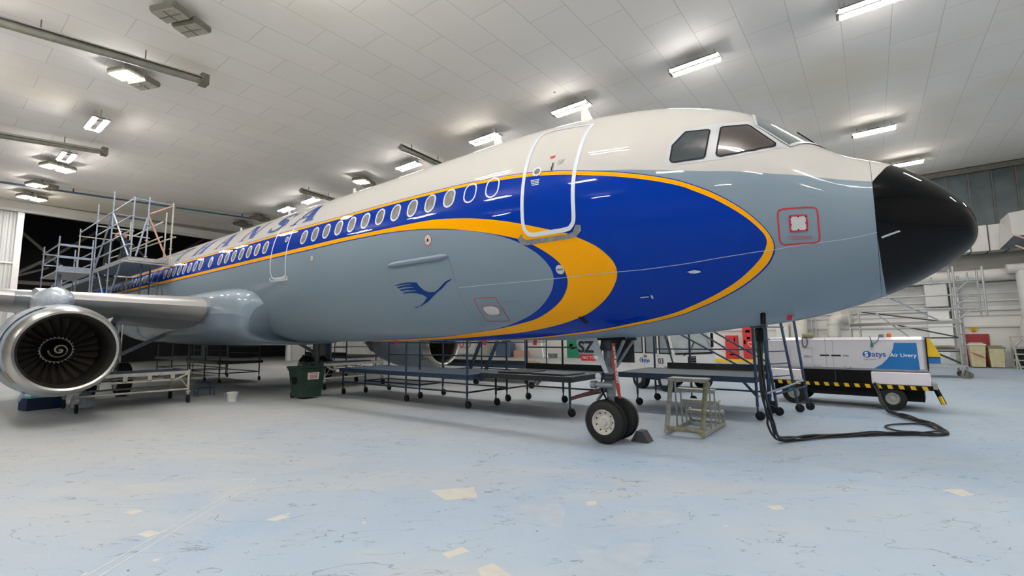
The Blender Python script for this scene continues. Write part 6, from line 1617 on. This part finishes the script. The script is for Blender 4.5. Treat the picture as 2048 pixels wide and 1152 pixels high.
t = thing('round_duct', 'fat white round pipe running level along the back wall above the scaffold', 'pipe', W(3, 5.1, .5))
a = W(-14, 5.1)
MB().tube([(a[0], YB - .62, a[2]), (12.5, YB - .62, a[2])], .36, 20).build('pipe', M['duct_white'], t, smooth=True)
for x in (-6, -2, 2, 6): MB().bar((x, YB - .62, a[2] + .3), (x, YB - .17, a[2] + .9), .06).build('bracket', M['dark_steel'], t)
t = thing('downpipe', 'white vent pipe with a cap coming down the wall at the right edge', 'pipe', W(5.3, 3, 1))
p0, p1, p2 = W(5.28, 5.25), W(5.35, 2.9), W(4.9, 1.6)
MB().tube([(p0[0], YB - 1.35, p0[2]), (p1[0], YB - 1.35, p1[2]), (p1[0] - .15, YB - 1.1, p2[2] + .3), (p1[0] - .15, YB - 1.0, p2[2])], .24, 16).build('pipe', M['duct_white'], t, smooth=True)
MB().tube([(p0[0] - .55, YB - 1.35, p0[2] + .05), (p0[0] + 1.5, YB - 1.35, p0[2] + .05)], .26, 16).build('cap', M['duct_white'], t, smooth=True)
MB().tube([(p1[0] - .2, YB - 1, p2[2] + .1), (p1[0] - .7, YB - .9, p2[2] - .6)], .05, 8).build('branch', M['duct_white'], t)
t = thing('elbow_pipe', 'thick cream pipe bent over in an elbow behind the power trailer', 'pipe', W(-3, 2, 1))
e0, e1 = W(-3.05, .2), W(-3.05, 2.75)
MB().tube([(e0[0], YB - 1.3, 0), (e1[0], YB - 1.3, e1[2] - .25), (e1[0] + .08, YB - 1.27, e1[2] + .08), (e1[0] + .3, YB - 1.2, e1[2] + .25), (e1[0] + .7, YB - .6, e1[2] + .2), (e1[0] + .8, YB - .2, e1[2] + .1)], .34, 18).build('pipe', M['pipe_cream'], t, smooth=True)
for z in (e1[2] - .2, e1[2] - 1.0): MB().lathe([(-.03, .35), (-.03, .37), (.03, .37), (.03, .35)], (e0[0], YB - 1.3, z), 'z', 20).build('joint_ring', M['line_grey'], t)
t = thing('vertical_tank', 'tall pale cream cylinder against the back wall, left of the elbow pipe', 'tank', W(-5, 0, 1))
c0, c1 = W(-5.45, 0), W(-4.45, 3.2)
MB().lathe([(0, .5), (4.2, .5), (4.35, .4), (4.4, 0)], ((c0[0] + c1[0]) / 2, YB - .9, 0), 'z', 28).build('shell', M['pipe_cream'], t, smooth=True)
for x in (-4.28, -4.05): MB().tube([W(x, -.05, .4), W(x, 3.0, .4)], .05, 8).build('side_pipe', M['line_grey'], t)
o = wbox('wall_board', 'cream wall board lettered B5 behind the trailer beacon', 'board', -4.0, -3.4, .6, 2.0, .1, 'pipe_cream')
wtext('B5', .3, -3.88, 1.72, .1, 'text_black', o, 'board_letters')
wbox('switch_box', 'white box with three small red marks on the wall, left of the tall cylinder', 'cabinet', -6.4, -5.62, 1.3, 2.6, .25, 'plastic_white')
wbox('vent_cowl', 'pale square vent cowl high on the wall just behind the scaffold rails', 'vent', 1.44, 2.42, 3.45, 4.75, .7, 'duct_white')
wbox('vent_cowl', 'smaller white vent cowl below the square one behind the scaffold', 'vent', 1.5, 2.42, 2.75, 3.2, .5, 'plastic_white')
o = wbox('equipment_cabinet', 'tall white cabinet with a small notice behind the scaffold deck', 'cabinet', 1.46, 2.5, 1.2, 2.75, .7, 'plastic_white')
for k in range(3): wtext('------', .1, 1.75, 2.2 - .14 * k, .7, 'text_grey', o, 'notice_lines')
o = wbox('equipment_cabinet', 'low grey cabinet with bent pipe on top behind the scaffold legs', 'cabinet', 1.45, 2.6, 0, 1.0, .9, 'line_grey')
MB().tube(catmull([W(1.5, 1.15, .95), W(2.2, 1.18, .95), W(2.55, 1.05, .95), W(2.62, .8, .95), W(2.62, 0, .95)], 4), .07, 8).build('bent_pipe', M['olive_tape'], o)
MB().box(W(2.0, .75, .92), (.5, .02, .25)).build('notice', M['plastic_white'], o)
wbox('pipe_column', 'white steel column on the back wall behind the scaffold mast', 'column', 2.62, 2.9, 0, 4.55, .35, 'duct_white')
wbox('cable_duct', 'dark vertical cable duct on the back wall beside the square vent', 'duct', 2.52, 2.6, 1.1, 4.55, .2, 'dark_steel')
wbox('red_board', 'large dull red board on the back wall behind the two cream bins', 'board', 2.92, 3.98, .0, 1.87, .08, 'red_dull')
dm = W(3.4, 2.12)
o = MB().prism([(-.23, 0), (0, -.17), (.23, 0), (0, .17)], (dm[0], YB - .02, dm[2]), (1, 0, 0), (0, 0, 1), .02).build('warning_diamond', M['yellow']); tag(o, 'yellow and red diamond warning sign on the wall above the red board', 'sign')
MB().prism([(-.12, -.08), (0, -.17), (.12, -.08)], (dm[0], YB - .045, dm[2]), (1, 0, 0), (0, 0, 1), .006).build('red_corner', M['red'], o)
for k in range(3): MB().box((dm[0], YB - .047, dm[2] + .06 - .05 * k), (.17 + .05 * k * (k < 2), .004, .018)).build('sign_lines', M['red_dull'], o)
def cream_bin(x, w_, h, dep, label, lidm):
    p = W(x, 0); X = p[0]
    t = thing('cream_bin', label, 'bin', (X, YB - 1.2, 0))
    m = MB(); y = YB - 1.2
    a = w_ / 2 * .82; b = w_ / 2
    m.add([(X - a, y - .3, .05), (X + a, y - .3, .05), (X + a, y + .3, .05), (X - a, y + .3, .05), (X - b, y - .38, h), (X + b, y - .38, h), (X + b, y + .38, h), (X - b, y + .38, h)], [(0, 1, 5, 4), (1, 2, 6, 5), (2, 3, 7, 6), (3, 0, 4, 7), (3, 2, 1, 0), (4, 5, 6, 7)])
    m.build('body', M['bin_cream'], t)
    MB().box((X, y, h + .04), (w_ + .1, .86, .1), 0, .04).box((X, y + .05, h + .12), (w_ * .85, .6, .08), 0, .03).build('lid', M[lidm], t)
    for q in (-1, 1): MB().lathe([(-.04, 0), (-.04, .1), (.04, .1), (.04, 0)], (X + q * a * .8, y + .3, .1), 'y', 16).build('wheel', M['rubber'], t)
    return t, X, y
t, X, y = cream_bin(3.28, .66, 1.22, .7, 'cream wheeled bin with red tape on its front, left one of two', 'pipe_cream')
for k in range(2): MB().bar((X - .26 + .1 * k, y - .385, .86 - .12 * k), (X + .2 + .1 * k, y - .375, .62 - .1 * k), .02, .05, up=(0, 1, 0)).build('tape', M['red'], t)
t, X, y = cream_bin(4.0, .62, 1.08, .7, 'cream wheeled bin with yellowish lid, right one of two before the red board', 'olive_tape')
MB().box((X + .38, y - .2, 1.0), (.2, .35, .25), .4, .03).build('rag', M['line_grey'], t)
t = thing('rack_trolley', 'steel rack trolley with dark shelves at the right edge by the back wall', 'rack', (6.4, YB - 1.6, 0))
X0 = W(4.62, 0)[0]
for z in (.12, .45, .78, 1.1): MB().box((X0 + 1.0, YB - 1.6, z), (2.0, .8, .05)).build('shelf', M['line_grey'], t)
MB().box((X0 + 1.0, YB - 1.25, .6), (1.9, .04, 1.1)).build('back_panel', M['vehicle_dark'], t)
for x in (X0, X0 + 2):
    MB().tube([(x, YB - 2, .0), (x, YB - 2, 1.25)], .035, 8).tube([(x, YB - 1.2, .0), (x, YB - 1.2, 1.25)], .035, 8).build('upright', M['scaf_tan'], t)
MB().tube([(X0 + .12, YB - 2.02, 0), (X0 - .15, YB - 2.02, 1.7), (X0 + 1.5, YB - 2.02, 1.75)], .04, 8).build('hand_rail', M['scaf_tan'], t)
# fire point behind the tractor
o = wbox('fire_cabinet', 'red fire cabinet with two pale handles on the back wall, wider and lower one', 'cabinet', -9.68, -8.86, .22, 1.92, .35, 'red')
for x in (-9.5, -9.05): MB().box(W(x, 1.6, .36), (.08, .02, .3)).build('handle', M['plastic_white'], o)
MB().box(W(-9.27, .95, .36), (.75, .02, .03)).build('door_gap', M['red_dull'], o)
MB().box(W(-9.27, .55, .36), (.3, .02, .1)).build('notice', M['plastic_white'], o)
o = wbox('fire_cabinet', 'tall narrow red cabinet with a white heart mark next to the power cable', 'cabinet', -8.5, -7.78, .31, 2.5, .35, 'red')
MB().tube([W(-8.0 + .17 * math.sin(a) ** 3, 1.3 + .012 * (13 * math.cos(a) - 5 * math.cos(2 * a) - 2 * math.cos(3 * a) - math.cos(4 * a)), .36) for a in [2 * math.pi * k / 24 for k in range(24)]], .02, 6, closed=True).build('heart_mark', M['text_white'], o)
MB().box(W(-8.12, 1.72, .36), (.2, .02, .18)).build('notice', M['green'], o); MB().box(W(-8.38, 1.42, .36), (.12, .02, .3)).build('notice', M['plastic_white'], o)
MB().box(W(-8.15, 2.2, .36), (.3, .02, .2)).build('notice', M['plastic_white'], o)
wbox('door_panel', 'green panel on the wall just right of the cable, above the trailer', 'panel', -7.75, -7.1, .7, 2.6, .12, 'green')
p = W(-9.3, 0); 
tag(MB().box((p[0], YB - 1.2, .1), (3.2, .5, .2)).build('kerb_block', M['yellow']), 'yellow painted kerb block on the floor below the red fire cabinets', 'kerb')
o = wbox('door_panel', 'green door panel with white figure on the far wall beside the leg door', 'panel', -23.2, -21.7, .1, 3.0, .12, 'green')
MB().box(W(-22.75, 1.1, .13), (.35, .02, .4)).build('figure', M['text_white'], o); MB().box(W(-22.55, .95, .13), (.3, .02, .25)).build('figure', M['text_white'], o)
t = thing('waste_skip', 'blue grey waste bin with a black sack on top by the far wall', 'bin', W(-29.5, 0, 1.5))
a, b = W(-30.4, 0), W(-28.6, 1.05)
MB().box(((a[0] + b[0]) / 2, YB - 1.2, .69), (b[0] - a[0], 1.0, 1.36), 0, .06).build('body', M['cabinet_blue'], t)
MB().lathe([(0, .5), (.15, .5), (.35, .25), (.4, 0)], ((a[0] + b[0]) / 2 + .1, YB - 1.2, 1.42), 'z', 12).build('sack', M['black'], t, smooth=True)
t = thing('stair_ladder', 'white ladder leaning on the far wall, seen under the belly', 'ladder', W(-25.5, 0, 1))
for dx in (0, .45): MB().bar((-27.0 + dx, YB - .3, 3.4), (-25.3 + dx, YB - 2.0, .05), .12, .06).build('rail', M['plastic_white'], t)
for k in range(9): MB().bar((-26.9 + .18 * k, YB - .4 - .17 * k, 3.2 - .35 * k), (-26.45 + .18 * k, YB - .4 - .17 * k, 3.2 - .35 * k), .05).build('rung', M['line_grey'], t)
wbox('cardboard_stack', 'stack of pale pinkish cartons on the floor by the white ladder', 'carton', -28.2, -26.8, 0, .7, .8, 'scaf_pink', off=.8)
wbox('blue_carton', 'pale blue carton on the floor by the far wall, nearest the leg door', 'carton', -24.6, -23.8, 0, .45, .6, 'duct_under', off=.8)
t = thing('hose_reel', 'white wall panel with red and grey hoses beyond the port engine', 'hose reel', W(-35.5, 0, .5))
a = W(-35.5, 1.0)
MB().box((a[0], YB - .2, 1.5), (2.4, .3, 2.6)).build('back_panel', M['plastic_white'], t)
for k in range(3): MB().tube([(a[0] - .6 + .5 * k + .3 * math.cos(q), YB - .45, 1.4 + .5 * math.sin(q)) for q in [2 * math.pi * j / 20 for j in range(20)]], .05, 6, closed=True).build('hose', M[['red', 'line_grey', 'red_dull'][k]], t)
wbox('scaffold_rack', 'pale mobile frame standing by the far wall left of the blue bin', 'rack', -33.2, -32.0, 0, 1.6, .5, 'scaf_tan', off=.6)
